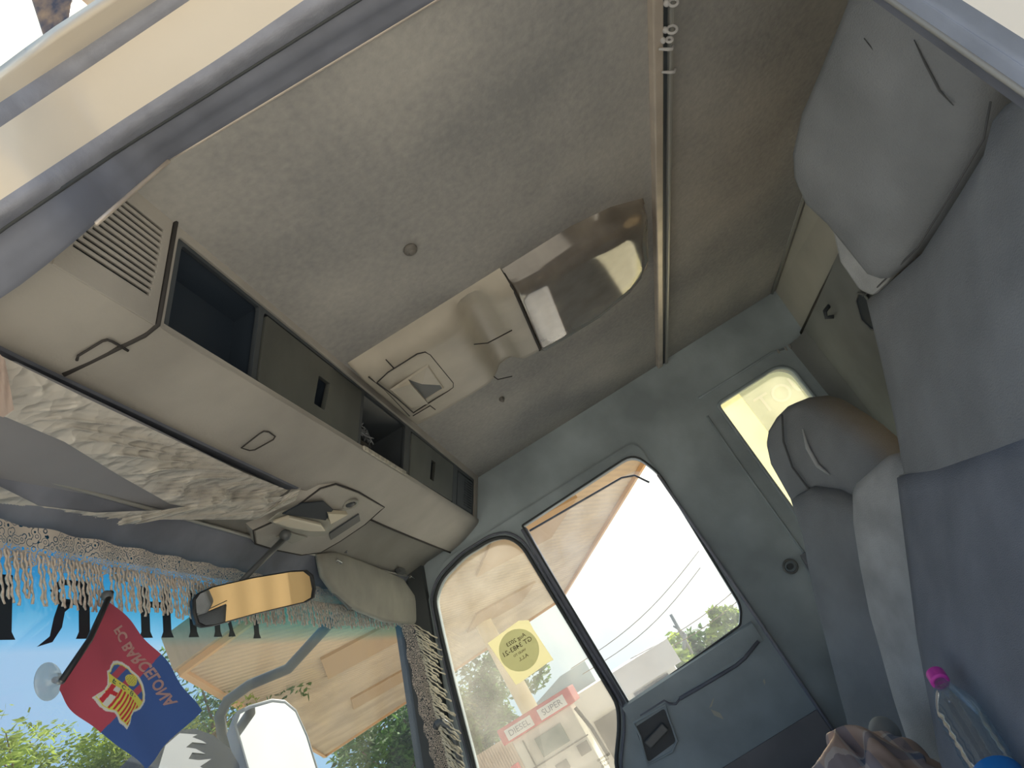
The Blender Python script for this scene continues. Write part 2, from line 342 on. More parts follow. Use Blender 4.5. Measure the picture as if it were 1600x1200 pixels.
# seam on the rear wall
q = [(1245, 555), (1280, 582), (1310, 607), (1335, 640), (1352, 668), (1357, 700)]
n_ = V(0, 1, 0); b_ = MB(); b_.tube([PP(x, y, (2, -1.003, 0), n_) for x, y in q], .0022); b_.build('trim_4', mat('pale_thread', (.42, .41, .34), .8), kind='structure', smooth=True)
# passenger-side wall with door opening and quarter window
def gy(z): return .9257 - .333 * z
def fx(x): return lambda u, v, w_: (x + w_, u, v)
pane_r = rpoly([P(x, y, 0, XF).yz for x, y in ((817, 822), (990, 709), (1030, 740), (1158, 948), (1156, 977), (984, 1100))], [.004, .05, .04, .03, .01, .004])
pf = [P(x, y, 0, XF).yz for x, y in ((817, 853), (795, 839), (769, 843), (725, 870), (691, 905), (680, 936), (690, 985), (708, 1061), (743, 1196))] + [V(.85, -.34), V(.37, -.34)] + [P(x, y, 0, XF).yz for x, y in ((962, 1196), (968, 1135), (966, 1100))]
pane_f = pf = [p for p in rpoly(pf, .03, 3)]
quart = rpoly([P(x, y, 0, XF).yz for x, y in ((1120, 632), (1213, 573))] + [V(-.905, .52), V(-.90, .0), V(-.60, .0)], [.022, .04, .03, .03, .03])
door_o = rpoly([V(-.285, -1.0), V(-.285, .60), V(.56, .60), V(.67, .50), V(.88, -.3), V(.88, -1.0)], [.02, .05, .08, .05, .05, .02])
plate('wall_passenger', [V(-1.06, -1.1), V(-1.06, .81), V(.66, .81), V(gy(.3) - .05, .3), V(gy(0) - .03, 0), V(gy(-1) - .2, -1.1)], [door_o, quart], fx(XF), 0, .05, K['wall'], kind='structure')
plate('window_1', [V(q[0], q[1]) for q in rpoly([V(-.59, .59), V(-.92, .59), V(-.92, -.02), V(-.59, -.02)], .02)], [], fx(XF), .02, .024, K['glass_q'], kind='structure')
b_ = MB(); b_.tube([(XF - .001, p.x, p.y) for p in quart], .007, closed=True); b_.build('trim_5', K['wall'], kind='structure', smooth=True)
b_ = MB(); b_.tube([P(x, y, 0, XF - .002) for x, y in ((1092, 622), (1150, 586), (1205, 551), (1225, 545))], .004); b_.tube([P(x, y, 0, XF - .002) for x, y in ((1105, 650), (1150, 716), (1210, 800), (1262, 872))], .004); b_.build('trim_6', K['wall'], kind='structure', smooth=True)
b_ = MB()
for x, y in ((1216, 549), (1228, 545), (1234, 541), (1243, 534), (1250, 531)):
    c = P(x, y, 0, XF - .003); b_.obox(c, (.003, 0, 0), (0, .003, .001), (0, -.001, .008))
b_.build('trim_7', K['rail2'], kind='structure', bevel=.001)
# passenger door (structure) ------------------------------------------------
dr = thing('door_1', (XF, .3, -1.0), kind='structure')
plate('door_panel', rpoly([p * 1 for p in door_o], 0), [pane_r, pane_f], fx(XF - .012), 0, .055, K['wall'], dr, bevel=.004)
b_ = MB(); b_.tube([(XF - .016, p.x, p.y) for p in pane_f], .007, closed=True); b_.build('window_gasket', K['rubber_dk'], dr, smooth=True)
cy = sum(p.x for p in pane_f) / len(pane_f); cz = sum(p.y for p in pane_f) / len(pane_f)
b_ = MB(); b_.tube([(XF - .018, cy + (p.x - cy) * 1.06, cz + (p.y - cz) * 1.035) for p in pane_f], .0045, closed=True); b_.build('gasket_lip', K['trim_grey'], dr, smooth=True)
b_ = MB(); b_.tube([(XF - .013, p.x, p.y) for p in pane_r], .004, closed=True); b_.build('window_gasket', K['rubber_dk'], dr, smooth=True)
b_ = MB(); b_.obox((XF + .005, .2365, .20), (.02, 0, 0), (0, .011, 0), (0, -.004, .345)); b_.build('divider_bar', K['trim_grey'], dr, bevel=.004)
plate('front_glass', pane_f, [], fx(XF), .018, .022, K['glass'], dr)
gl = plate('rear_glass', rpoly([V(.235, -.2), V(.235, .535), V(-.235, .515), V(-.27, .45), V(-.27, -.2)], [0, .01, .05, .04, 0]), [], fx(XF), .028, .032, K['glass_r'], dr)
b_ = MB(); b_.tube([(XF + .03, .22, .532), (XF + .03, -.17, .518), (XF + .03, -.215, .50), (XF + .03, -.245, .45)], .004); b_.build('glass_edge', K['trim_grey'], dr, smooth=True)
# door lower features
b_ = MB(); b_.tube([P(x, y, 0, XF - .016) for x, y in ((990, 1130), (1000, 1150), (1012, 1195), (1050, 1175), (1058, 1158), (1044, 1118), (1040, 1100), (990, 1130))], .004)
b_.build('handle_surround', K['wall'], dr, smooth=True)
hr = plate('handle_recess', rpoly([P(x, y, 0, XF).yz for x, y in ((992, 1136), (1038, 1106), (1056, 1158), (1013, 1190))], .01), [], fx(XF - .0135), 0, .004, K['plastic_dk'], dr)
b_ = MB(); h0 = P(1012, 1165, 0, XF - .03); h1 = P(1040, 1135, 0, XF - .03); b_.obox((h0 + h1) / 2, (h1 - h0) / 2, (.005, 0, 0), (0, .004, .014)); b_.build('door_handle', K['stalk'], hr, bevel=.004)
b_ = MB(); b_.tube([P(x, y, 0, XF - .018) for x, y in ((1000, 1118), (1038, 1094), (1046, 1100), (1056, 1100), (1062, 1092))] , .0035); b_.tube([P(x, y, 0, XF - .018) for x, y in ((1062, 1092), (1100, 1070), (1150, 1040), (1164, 1028), (1185, 1002))], .006); b_.build('armrest_edge', K['trim_grey'], dr, smooth=True)
b_ = MB(); a0, a1 = P(975, 1110, 0, XF - .014), P(1165, 985, 0, XF - .014)
b_.loft([[a0 + V(0, .0, 0) + V(-dx, 0, dz) for dx, dz in ((0, .016), (.010, .008), (.012, -.012), (.006, -.04), (0, -.055))], [a1 + V(0, -.03, 0) + V(-dx, 0, dz) for dx, dz in ((0, .016), (.010, .008), (.012, -.012), (.006, -.04), (0, -.055))]])
b_.build('belt_ledge', K['wall'], dr, smooth=35)
plate('lower_trim', [V(.86, -.99), V(.86, -.435), V(-.28, -.44), V(-.28, -.99)], [], fx(XF - .022), 0, .012, K['wall_low'], dr)
b_ = MB(); b_.tube([(XF - .014, -.283, .45), (XF - .016, -.287, -.05), (XF - .02, -.287, -1.0)], .006); b_.build('door_edge_seal', K['rubber'], dr, smooth=True)
# scuffs: bare scratched patches
sc = mat('bare_scuffed_plastic', (.55, .55, .47), .7)
b_ = MB()
for poly in (((1108, 1106), (1114, 1092), (1116, 1090), (1112, 1104)), ((1110, 1108), (1125, 1114), (1131, 1124), (1126, 1122), (1116, 1118)), ((1194, 1060), (1196, 1066), (1195, 1071), (1192, 1064))):
    b_.prism([P(x, y, 0, XF - .0125) for x, y in poly], (-.0006, 0, 0))
b_.build('scuff_mark', sc, dr)
plate('scuff_mark', [P(x, y, 0, XF).yz for x, y in ((1165, 940), (1178, 960), (1200, 985), (1214, 1004), (1204, 992), (1190, 990), (1180, 975))], [], fx(XF - .0006), -.0004, 0, sc, dr)

# B pillar strip and belt guide
pil = thing('seat_belt', (XF, -.45, -1.0), 'dark seat belt with round guide on pillar behind passenger door window', 'seat belt')
b_ = MB(); b_.obox((XF - .015, -.50, -.45), (.002, 0, 0), (0, .024, 0), (0, -.05, .42)); b_.build('webbing', K['seat_mesh'], pil)
b_ = MB(); c = P(1235, 885, 0, XF - .02)
b_.tube([c + V(0, .022 * math.cos(a), .022 * math.sin(a)) for a in [i * math.pi / 10 for i in range(20)]], .004, closed=True); b_.build('guide_ring', K['stalk'], pil, smooth=True)
b_ = MB(); b_.cyl(c + V(.02, 0, .0), c + V(-.006, 0, 0), .010); b_.build('bolt', K['plastic_dk'], pil, smooth=40)

# A pillar at the far front corner + windscreen header
def hdr(x):   # header bottom line, measured
    z = .60 + (x - .75) * (-.045 / .8) if x < 1.55 else .555 - (x - 1.55) * 0 ; return (.742, max(.556, .60 - (x - .75) * .035))
def gy(z): return .9257 - .333 * z
WX0, WX1 = .80, 2.655
b_ = MB(); b_.loft([[(WX1 - .005, gy(z) - .01, z), (WX1 + .0, gy(z) - .055, z), (2.70, gy(z) - .10, z), (XF + .02, gy(z) - .10, z), (XF + .05, gy(z) + .04, z), (WX1 + .03, gy(z) + .03, z)] for z in (.66, .4, 0, -.4, -1.0)]); b_.build('trim_8', K['rubber_dk'], kind='structure', smooth=35)
b_ = MB(); b_.loft([[(x, yy, zz) for yy, zz in ((.665, hdr(x)[1] + .045), (.70, hdr(x)[1] + .022), (.735, hdr(x)[1]), (.77, hdr(x)[1] + .005), (.79, hdr(x)[1] + .14), (.70, hdr(x)[1] + .16))] for x in [.70 + .1 * i for i in range(21)] + [2.72]]); b_.build('trim_9', K['trim_grey'], kind='structure', smooth=35)
b_ = MB(); b_.tube([(x, .663, hdr(x)[1] + .044) for x in [.72 + .1 * i for i in range(20)]], .004); b_.build('trim_10', K['rail2'], kind='structure', smooth=True)
plate('window_2', [V(WX0, -.45), V(WX0, .60), V(WX1 + .02, .57), V(WX1 + .02, -.45)], [], lambda u, v, w_: (u, gy(v) + w_, v), 0, .005, K['ws'], kind='structure')
# near A pillar (driver side) and lower front
b_ = MB(); b_.loft([[(.70, gy(z) - .03, z), (.79, gy(z) - .03, z), (.80, gy(z) + .03, z), (.70, gy(z) + .04, z), (.64, gy(z) - .02, z)] for z in (.60, .3, 0, -.5, -1.0)]); b_.build('trim_11', K['trim_grey'], kind='structure', smooth=35)
MB().loft([[(x, y, z) for y, z in ((.55, -1.1), (.50, -.62), (.60, -.40), (1.06, -.36), (1.15, -1.1))] for x in (.78, 2.70)]).build('dashboard', K['plastic_dk'], bevel=.02, label='dark slate plastic dashboard below the windscreen', cat='dashboard')
MB().box(.70, XF + .03, -1.06, .60, -1.12, -1.08).build('floor', mat('dusty_grey_floor_mat', (.34, .33, .31), .9), kind='structure')

# ------------------------------------------------------------------ near side door opening (beam overhead)
ext = lambda pts: [tuple(Vector(pts[0]) + (Vector(pts[0]) - Vector(pts[1])).normalized() * 160)] + list(pts) + [tuple(Vector(pts[-1]) + (Vector(pts[-1]) - Vector(pts[-2])).normalized() * 330)]
def line_at(pts, xs, x):
    """pixel poly-line -> points at lateral distance x, resampled at common y stations"""
    W = [P(a, b2, 0, x) for a, b2 in pts]; W.sort(key=lambda p: -p.y); res = []
    for y in xs:
        for i in range(len(W) - 1):
            if (W[i].y >= y >= W[i + 1].y) or (i == 0 and y > W[0].y) or (i == len(W) - 2 and y < W[-1].y):
                t = (W[i].y - y) / (W[i].y - W[i + 1].y); res.append(V(x, y, W[i].z + (W[i + 1].z - W[i].z) * t)); break
    return res
ys = [.62 - .04 * i for i in range(32)]
def clampext(L):  # beyond the frame keep the line level
    return L
E1 = line_at([(-20, 480), (40, 440), (95, 396), (262, 251), (560, 72), (680, 0)], ys, .742)
E1b = line_at([(-20, 450), (95, 372), (240, 243), (545, 55), (640, 0)], ys, .725)
E2 = line_at([(-20, 375), (0, 360), (196, 228), (315, 154), (560, 0)], ys, .695)
E3 = line_at([(-20, 326), (0, 313), (210, 175), (350, 86), (475, 0)], ys, .655)
E4 = line_at([(-20, 212), (0, 199), (150, 99), (297, 0)], ys, .615)
E5 = line_at([(-20, 173), (0, 160), (133, 74), (245, 0)], ys, .60)
E6 = line_at([(-20, 138), (0, 122), (70, 68), (175, 0)], ys, .565)
def pull(L):
    r_ = []
    for p in L:
        t = min(1, max(0, (p.y - .22) / .16)); t = t * t * (3 - 2 * t); r_.append(p * (1 - .17 * t))
    return r_
E1, E1b, E2, E3, E4, E5, E6 = [pull(L) for L in (E1, E1b, E2, E3, E4, E5, E6)]
def strip(A, B, rows, bulge, d):
    R = []
    for i in range(rows + 1):
        t = i / rows; R.append([a.lerp(b2, t) + Vector(d) * math.sin(math.pi * t) * bulge for a, b2 in zip(A, B)])
    return R
b_ = MB(); b_.loft(strip(E1, E1b, 2, .004, (-.3, 0, -1)) + strip(E1b, E2, 4, .006, (-.5, 0, -1))[1:], closed=False); b_.build('trim_12', K['trim_grey'], kind='structure', smooth=True)
b_ = MB(); b_.loft(strip(E2, E3, 8, .014, (-.6, 0, -.8)), closed=False); b_.build('trim_13', K['rubber'], kind='structure', smooth=True)
b_ = MB(); b_.tube([p + V(-.001, 0, -.001) for p in E2], .0025); b_.build('trim_14', K['rubber_dk'], kind='structure', smooth=True)
b_ = MB(); b_.tube([p + V(0, 0, -.001) for p in E1 if p.y > .20 and p.x > .63], .003); b_.tube([p + V(.004, 0, .004) for p in E1 if p.y < .23], .0028); b_.build('trim_15', K['rail'], kind='structure', smooth=True)
b_ = MB(); b_.loft(strip(E3, E4, 5, .004, (-.6, 0, -.8)), closed=False); b_.build('wall_driver_upper', K['paint'], kind='structure', smooth=True)
b_ = MB(); b_.loft(strip(E4, E5, 4, .005, (-.6, 0, -.8)), closed=False); b_.build('trim_16', K['rubber'], kind='structure', smooth=True)
b_ = MB(); b_.loft(strip(E5, E6, 4, .006, (-.7, 0, -.3)) + [[p + V(.01, 0, .03) for p in E6], [V(.66, p.y, p.z + .03) for p in E6]], closed=False); b_.build('trim_17', K['paint'], kind='structure', smooth=True)
# near B pillar
def pil_pts(px, x):
    a, b2 = [P(u, v, 0, x) for u, v in px]; d = (b2 - a) / (b2.z - a.z)
    return [a + d * (z - a.z) for z in (.80, .4, 0, -.5, -1.1)]
B1 = pil_pts(((1352, -8), (1600, 172)), .742); B2 = pil_pts(((1393, 0), (1600, 144)), .705); B3 = pil_pts(((1440, 0), (1600, 104)), .68); B4 = pil_pts(((1503, 0), (1600, 61)), .65)
b_ = MB(); b_.loft(strip(B1, B2, 4, .006, (-1, .3, 0)), closed=False); b_.build('trim_18', K['trim_grey'], kind='structure', smooth=True)
b_ = MB(); b_.loft(strip(B2, B3, 5, .010, (-1, .2, 0)) + strip(B3, B4, 4, .004, (-1, 0, 0))[1:], closed=False); b_.build('trim_19', mat('pale_blue_grey_pillar_rubber', (.38, .43, .54), .6, var=.08, vscale=20), kind='structure', smooth=True)
b_ = MB(); b_.tube(B2, .004); b_.build('trim_20', K['rail2'], kind='structure', smooth=True)
b_ = MB(); b_.loft([B4, [V(.63, p.y - .05, p.z) for p in B4], [V(.62, -1.1, p.z) for p in B4]], closed=False); b_.build('wall_driver', mat('pale_cream_body_paint', (.86, .82, .74), .4), kind='structure', smooth=True)

# ================================================================== CURTAIN RAIL
yr = -.515
rl = thing('curtain_rail', (1.72, yr, .79), 'long aluminium curtain rail with thin track across the headliner', 'curtain rail')
b_ = MB(); b_.box(XN, XF - .01, yr - .012, yr + .008, .782, .802); b_.build('rail_bar', K['rail'], rl, bevel=.003)
b_ = MB(); b_.box(XN, XF - .01, yr - .024, yr - .013, .790, .802); b_.build('rail_groove', K['plastic_dk'], rl)
b_ = MB(); b_.box(XN, XF - .01, yr - .034, yr - .024, .782, .802); b_.build('track', K['rail2'], rl, bevel=.003)
for i, (px, py) in enumerate(((1052, 4), (1050, 46), (1046, 62), (1044, 74), (1048, 110))):
    c = P(px, py, 2, .775); t = thing('curtain_glider', c, ('clear plastic glider on the curtain rail, cut by the top of the photo', 'rounded clear curtain glider, biggest bead of the rail', 'small clear bead glider just below the biggest bead', 'hooked clear glider pressed against the small bead', 'lone hooked glider, furthest from the top of the photo')[i], 'curtain glider', 'clear gliders on the curtain rail')
    if i in (0, 1, 2):
        b_ = MB(); r_ = (.007, .008, .005)[i]; b_.tube([c + V(0, r_ * math.cos(a), r_ * math.sin(a)) for a in [k * math.pi / 8 for k in range(16)]], .0024, closed=True); rg_ = b_.build('ring', K['clear'], t, smooth=True)
        b_ = MB(); b_.ell(c + V(.0, .009, .006), (.006, 0, 0), (0, .005, 0), (0, 0, .006), 12, 8); b_.build('bead', K['clear'], rg_, smooth=True)
    else:
        b_ = MB(); b_.tube([c + V(-.004, .016, .004), c + V(-.002, .004, -.004), c + V(.004, -.004, -.004), c + V(.006, -.012, .002)], [.002, .003, .003, .002]); b_.build('hook', K['clear'], t, smooth=True)
# small knobs on the headliner
for (px, py), r_, lb in (((640, 388), .017, 'round grey button screw on the headliner beside the roof console'), ((783, 622), .011, 'small oval clip on headliner between roof console and passenger side')):
    c = P(px, py, 2, .80); b_ = MB(); b_.ell(c + V(0, 0, -.004), (r_, 0, 0), (0, r_ * .8, 0), (0, 0, .008), 20, 10); b_.ell(c + V(0, 0, -.010), (r_ * .55, 0, 0), (0, r_ * .45, 0), (0, 0, .005), 14, 8)
    b_.build('headliner_button', mat('worn_grey_button', (.17, .16, .145), .5), smooth=True, label=lb, cat='button')

# ================================================================== OVERHEAD CONSOLE
con = thing('overhead_console', (1.72, .45, .60), 'long beige-grey overhead shelf console running across above the windscreen', 'overhead console')
F0, F1 = V(0, .28, .80), V(0, .362, .665)
fd = (F1 - F0).normalized(); fn = V(0, -fd.z, fd.y)  # along face (down), normal
if fn.y > 0: fn = -fn                                # towards the seats
def ff(u, v, w_): return V(u, 0, 0) + F0 + fd * v + fn * w_      # u = x, v = distance down the face
def FU(px, py):
    q_ = PP(px, py, F0, fn); return V(q_.x, (q_ - F0).dot(fd))
FL = (F1 - F0).length
def sl(x): return .004 - .014 * (x - .7)  # tiny sag of the lower edge toward the far end
open1 = rpoly([V(.872, .018), V(1.10, .018), V(1.10, FL - .005), V(.872, FL - .005)], .008)
open1b = rpoly([V(1.115, .02), V(1.575, .02), V(1.575, FL - .008), V(1.115, FL - .008)], .008)
open2 = rpoly([V(1.59, .022), V(1.895, .022), V(1.895, FL - .004), V(1.59, FL - .004)], .008)
open3 = rpoly([V(1.94, .024), V(2.40, .024), V(2.40, FL - .006), V(1.94, FL - .006)], .008)
open4 = rpoly([V(2.45, .03), V(2.68, .03), V(2.68, FL - .01), V(2.45, FL - .01)], .008)
big = rpoly([V(.855, .012), V(2.69, .02), V(2.69, FL - .002), V(.855, FL - .002)], .012)
# grille slots at the near end
slots = []
g0 = [((150 + 0, 0), 0)]
for i in range(12):
    t = i / 11.0; v0 = .022 + t * .098; a = .735 - .062 * t + (.004 if i % 2 else 0); b2 = .822 - .012 * max(0, t - .6)
    slots.append([V(a, v0), V(b2, v0), V(b2, v0 + .0042), V(a, v0 + .0042)])
endp = [V(.66, -.002), V(.838, -.002), V(.838, FL + .0), V(.655, FL + .0)]
sg1 = plate('speaker_grille', endp, slots, ff, -.006, 0, K['plastic'], con, bevel=.0008)
b_ = MB(); b_.prism([ff(u, v, -.012) for u, v in ((.66, 0), (.836, 0), (.836, FL), (.66, FL))], fn * -.004); b_.build('grille_backing', K['black'], sg1)
plate('face_frame', [V(.845, -.002), V(2.73, -.002), V(2.73, FL), V(.845, FL)], [big], ff, -.012, 0, K['plastic'], con, bevel=.003)
plate('inner_frame', [V(.852, .008), V(2.70, .012), V(2.70, FL - .001), V(.852, FL - .001)], [open1, open1b, open2, open3, open4], ff, -.014, -.006, K['plastic_dk'], con, bevel=.002)
# recess boxes
def recess(u0, u1, v0, v1, d, m, name='recess', par=None):
    b_ = MB(); A = [ff(u, v, -.012) for u, v in ((u0, v0), (u1, v0), (u1, v1), (u0, v1))]; B = [p + V(0, d, 0) for p in A]
    b_.add(A + B, [(4, 5, 6, 7), (0, 1, 5, 4), (1, 2, 6, 5), (2, 3, 7, 6), (3, 0, 4, 7)]); return b_.build(name, m, par or con)
rr1 = recess(.868, 1.104, .014, FL - .002, .05, K['black'], 'radio_recess')
recess(1.586, 1.90, .018, FL - .001, .14, K['plastic_dk'], 'open_compartment')
mk = mat('pale_grey_print', (.6, .63, .68), .5)
for u, v, a in ((.955, .098, .045), (.89, .035, .004), (.90, .112, .004), (.98, .108, .004), (1.0, .118, .004), (.925, .116, .004)):
    b_ = MB(); b_.obox(ff(u, v, -.012) + V(0, .044, .0), (a, 0, 0), (0, .0004, .0), (0, 0, .0018)); b_.build('radio_marking', mk, rr1)
cd1 = plate('compartment_door', rpoly([V(1.12, .024), V(1.57, .024), V(1.57, FL - .012), V(1.12, FL - .012)], .006), [rpoly([V(1.345, .06), V(1.40, .06), V(1.385, .122), V(1.335, .122)], .004)], ff, -.014, -.004, K['door_plastic'], con, bevel=.004)
recess(1.33, 1.405, .055, .128, .03, K['black'], 'pull_recess', cd1)
cd2 = plate('compartment_door', rpoly([V(1.945, .028), V(2.39, .028), V(2.39, FL - .010), V(1.945, FL - .010)], .006), [rpoly([V(2.14, .062), V(2.185, .062), V(2.175, .122), V(2.135, .122)], .004)], ff, -.014, -.004, K['door_plastic'], con, bevel=.004)
recess(2.13, 2.19, .058, .126, .03, K['black'], 'pull_recess', cd2)
plate('speaker_grille', rpoly([V(2.46, .035), V(2.67, .035), V(2.67, FL - .012), V(2.46, FL - .012)], .004), [[V(2.55, v), V(2.66, v), V(2.66, v + .004), V(2.55, v + .004)] for v in [.042 + .0088 * k for k in range(11)]], ff, -.016, -.006, K['plastic_dk'], con)
# silver lower lip of the open compartment
b_ = MB(); b_.obox(ff(1.745, FL - .006, .0), (.15, 0, 0), fd * .005, fn * .004); b_.build('lip', mat('worn_silver_lip', (.5, .47, .4), .4, var=.3, vscale=60), con, bevel=.001)
# tangled wires/stuff in the open compartment
b_ = MB(); random.seed(3)
for k in range(7):
    c = ff(1.66 + .02 * k, .09, -.03 - .006 * k); b_.tube([c + V(random.uniform(-.03, .03), random.uniform(-.01, .01), random.uniform(-.02, .02)) for _ in range(6)], .0018)
b_.build('loose_cable', mat('grey_cable', (.28, .30, .32), .4), smooth=True, label='tangle of thin grey cable inside the open console compartment', cat='cable')
# body: underside panel between the face and the lower front edge
def Dp(x):
    pts = ((.60, .480, .657), (.75, .489, .657), (1.5, .512, .648), (2.1, .520, .635), (2.45, .517, .624), (2.76, .508, .611))
    for a, c in zip(pts, pts[1:]):
        if a[0] <= x <= c[0]: t = (x - a[0]) / (c[0] - a[0]); return V(x, a[1] + (c[1] - a[1]) * t, a[2] + (c[2] - a[2]) * t)
def Lp(x): return V(x, F1.y + .0, F1.z - .0 - .012 * max(0, x - 1.6))
xs = [.60, .65, .70, .75, .8, .85, .95, 1.1, 1.3, 1.5, 1.7, 1.9, 2.1, 2.3, 2.45, 2.6, 2.735]
def sec(x):
    L, D = Lp(x), Dp(x); r = []
    r.append(V(x, L.y - .004, L.z + .010)); r.append(V(x, L.y + .002, L.z + .001))
    for t in (.1, .3, .5, .7, .9): p = L.lerp(D, t); r.append(p + V(0, 0, -.006 * math.sin(math.pi * t)))
    r.append(D); r.append(D + V(0, .008, .006)); r.append(D + V(0, .010, .05)); r.append(V(x, L.y + .18, .735)); r.append(V(x, F0.y + .20, .79)); r.append(V(x, F0.y + .01, .798)); r.append(V(x, F0.y + .19, .787)); r.append(V(x, L.y + .165, .674)); r.append(V(x, L.y + .012, L.z + .002)); return r
b_ = MB(); b_.loft([sec(x) for x in xs]); b_.build('lower_panel', K['plastic'], con, smooth=35)
b_ = MB(); b_.tube([Dp(x) + V(0, -.001, -.001) for x in (1.95, 2.1, 2.3, 2.5, 2.73)], .003); b_.build('edge_groove', K['line'], con, smooth=True)  # dark tube drawn as the groove line along the lower edge
# groove that separates the end cap
b_ = MB(); b_.tube([ff(.842, -.002, .001), ff(.842, FL * .85, .001)] + [Lp(.842) + V(0, -.002, .002), Lp(.838).lerp(Dp(.838), .15) + V(0, 0, -.003), Lp(.825).lerp(Dp(.825), .4) + V(0, 0, -.006), Lp(.812).lerp(Dp(.812), .98) + V(0, 0, -.001)], .0035); b_.build('end_groove', K['line'], con, smooth=True)
def on_under(px, py):
    # on the underside panel (average plane)
    a, c = Lp(1.5), Dp(1.5); nn = V(0, -(c - a).z, (c - a).y); return PP(px, py, a + V(0, 0, -.0065), nn)
def outline(name, pix, r_=.0014, closed=True, fn_=None, m=None, par=None):
    pts = [(fn_ or on_under)(x, y) for x, y in pix]
    b_ = MB(); b_.tube(pts, r_, 6, closed=closed); return b_.build(name, m or K['line'], par or con, smooth=True)
outline('blank_cover', [(377, 700), (405, 678), (412, 674), (420, 675), (430, 682), (427, 687), (398, 703), (390, 704)])
outline('blank_cover', [(120, 563), (122, 556), (160, 533), (168, 531), (176, 534), (200, 548)], .002, False)
outline('blank_cover', [(646, 828), (649, 825), (664, 814), (672, 813), (670, 816), (652, 829)], .0012)
outline('blank_cover', [(700, 849), (706, 840), (718, 837)], .0012, False)
# recessed ceiling of the windscreen header behind the console, dark strip added as shade
b_ = MB(); b_.loft([[Dp(x) + V(0, .006, .012), Dp(x) + V(0, .02, .018), V(x, .60, .640 - .012 * (x - .7) / 2), V(x, .672, hdr(x)[1] + .05), V(x, .68, .70), V(x, .52, .70)] for x in xs]); b_.build('header_lining', mat('dull_grey_header_lining', (.25, .245, .225), .65, var=.12, vscale=6), con, smooth=35)
b_ = MB(); b_.loft([[Dp(x) + V(0, -.002, .001), Dp(x) + V(0, .006, .0), Dp(x) + V(0, .030, .014), Dp(x) + V(0, .030, .022), Dp(x) + V(0, -.002, .012)] for x in [.62, .7, .75, .85, .95, 1.1, 1.25, 1.4, 1.5, 1.54]]); b_.build('shadow_strip', K['trim_grey'], con, smooth=35)
# ------------------------------------------------------------------ map lamp pod in the middle of the header
pod = thing('map_lamp', (1.68, .58, .60), 'beige moulded map lamp pod with tilted lens between the two sun visors', 'lamp')
zp = .626
_pa, _pb = V(0, .46, .645), V(0, .66, .606); _pn = V(0, -(_pb - _pa).z, (_pb - _pa).y).normalized()
def pz(px, py, dz=0): return PP(px, py, _pa + V(0, 0, dz), _pn)
o_ = [(395, 828), (440, 808), (463, 790), (500, 762), (524, 755), (560, 768), (600, 791), (570, 818), (530, 845), (500, 862), (470, 866), (430, 858), (398, 848)]
b_ = MB(); top = [pz(x, y) for x, y in o_]; c0 = sum(top, V(0, 0, 0)) / len(top)
b_.loft([[c0 + (p - c0) * 1.10 + V(0, 0, .035) for p in top], [c0 + (p - c0) * 1.03 + V(0, 0, .010) for p in top], top, [c0 + (p - c0) * .97 + V(0, 0, -.004) for p in top]]); b_.build('pod_base', K['plastic'], pod, smooth=35)
b_ = MB(); b_.tube([p + V(0, 0, -.002) for p in top], .0022, closed=True); b_.build('pod_seam', K['line'], pod, smooth=True)
lens = [(418, 812), (436, 798), (470, 790), (505, 800), (520, 818), (512, 834), (490, 838), (452, 828)]
b_ = MB(); b_.prism([pz(x, y, -.006) for x, y in lens], (0, 0, -.004)); b_.build('lamp_frame', K['visor'], pod, bevel=.003)
b_ = MB(); b_.prism([pz(x, y, -.0115) for x, y in ((440, 802), (470, 785), (505, 782), (520, 795), (508, 812), (470, 806))], (0, 0, -.003)); b_.build('lens', K['black'], pod, bevel=.002)
b_ = MB(); b_.prism([pz(x, y, -.0115) for x, y in ((424, 812), (450, 803), (500, 815), (508, 826), (480, 826), (450, 820))], (0, 0, -.010)); b_.build('reading_lamp', mat('pale_worn_lens', (.62, .57, .46), .25, spec=.6), pod, bevel=.004)
b_ = MB(); b_.prism([pz(x, y, -.008) for x, y in ((509, 796), (541, 798), (514, 813))], (0, 0, -.012)); b_.build('lens_flap', mat('cream_flap', (.70, .63, .48), .4), pod, bevel=.001)
b_ = MB(); b_.prism([pz(x, y, -.004) for x, y in ((514, 832), (560, 802), (562, 812), (516, 842))], (0, 0, -.004)); b_.build('slot', K['plastic_dk'], pod)
c = pz(547, 788, -.004); b_ = MB(); b_.tube([c + V(.026 * math.cos(a), .018 * math.sin(a), 0) for a in [k * math.pi / 10 for k in range(20)]], .004, closed=True); b_.build('switch_ring', K['visor'], pod, smooth=True)
b_ = MB(); b_.ell(c, (.018, 0, 0), (0, .012, 0), (0, 0, .006), 16, 8); b_.build('switch', K['plastic_dk'], pod, smooth=True)

# ------------------------------------------------------------------ rear-view mirror
mr_ = thing('rear_view_mirror', pz(457, 838), 'wide interior rear-view mirror on a long grey stalk, hanging in front of windscreen', 'mirror')
b_ = MB(); b_.prism([pz(x, y, -.005) for x, y in ((430, 838), (452, 830), (480, 838), (456, 848))], (0, 0, -.004)); b_.build('mount_plate', K['visor'], mr_, bevel=.002)
b_ = MB(); b_.ell(pz(446, 836, -.014), (.014, 0, 0), (0, .014, 0), (0, 0, .014), 14, 8); b_.build('ball_joint', K['stalk'], mr_, smooth=True)
mN = V(-.466, -.854, -.228).normalized()
mO = P(395, 935, 0, 1.47)
def mp_(px, py, d=0): return PP(px, py, mO, mN) + mN * d
b_ = MB(); a0 = pz(448, 838, -.012); a1 = mp_(385, 905, -.02); b_.tube([a0, a0.lerp(a1, .5), a1], [.0075, .0065, .0055], 10); b_.build('stalk', K['stalk'], mr_, smooth=True)
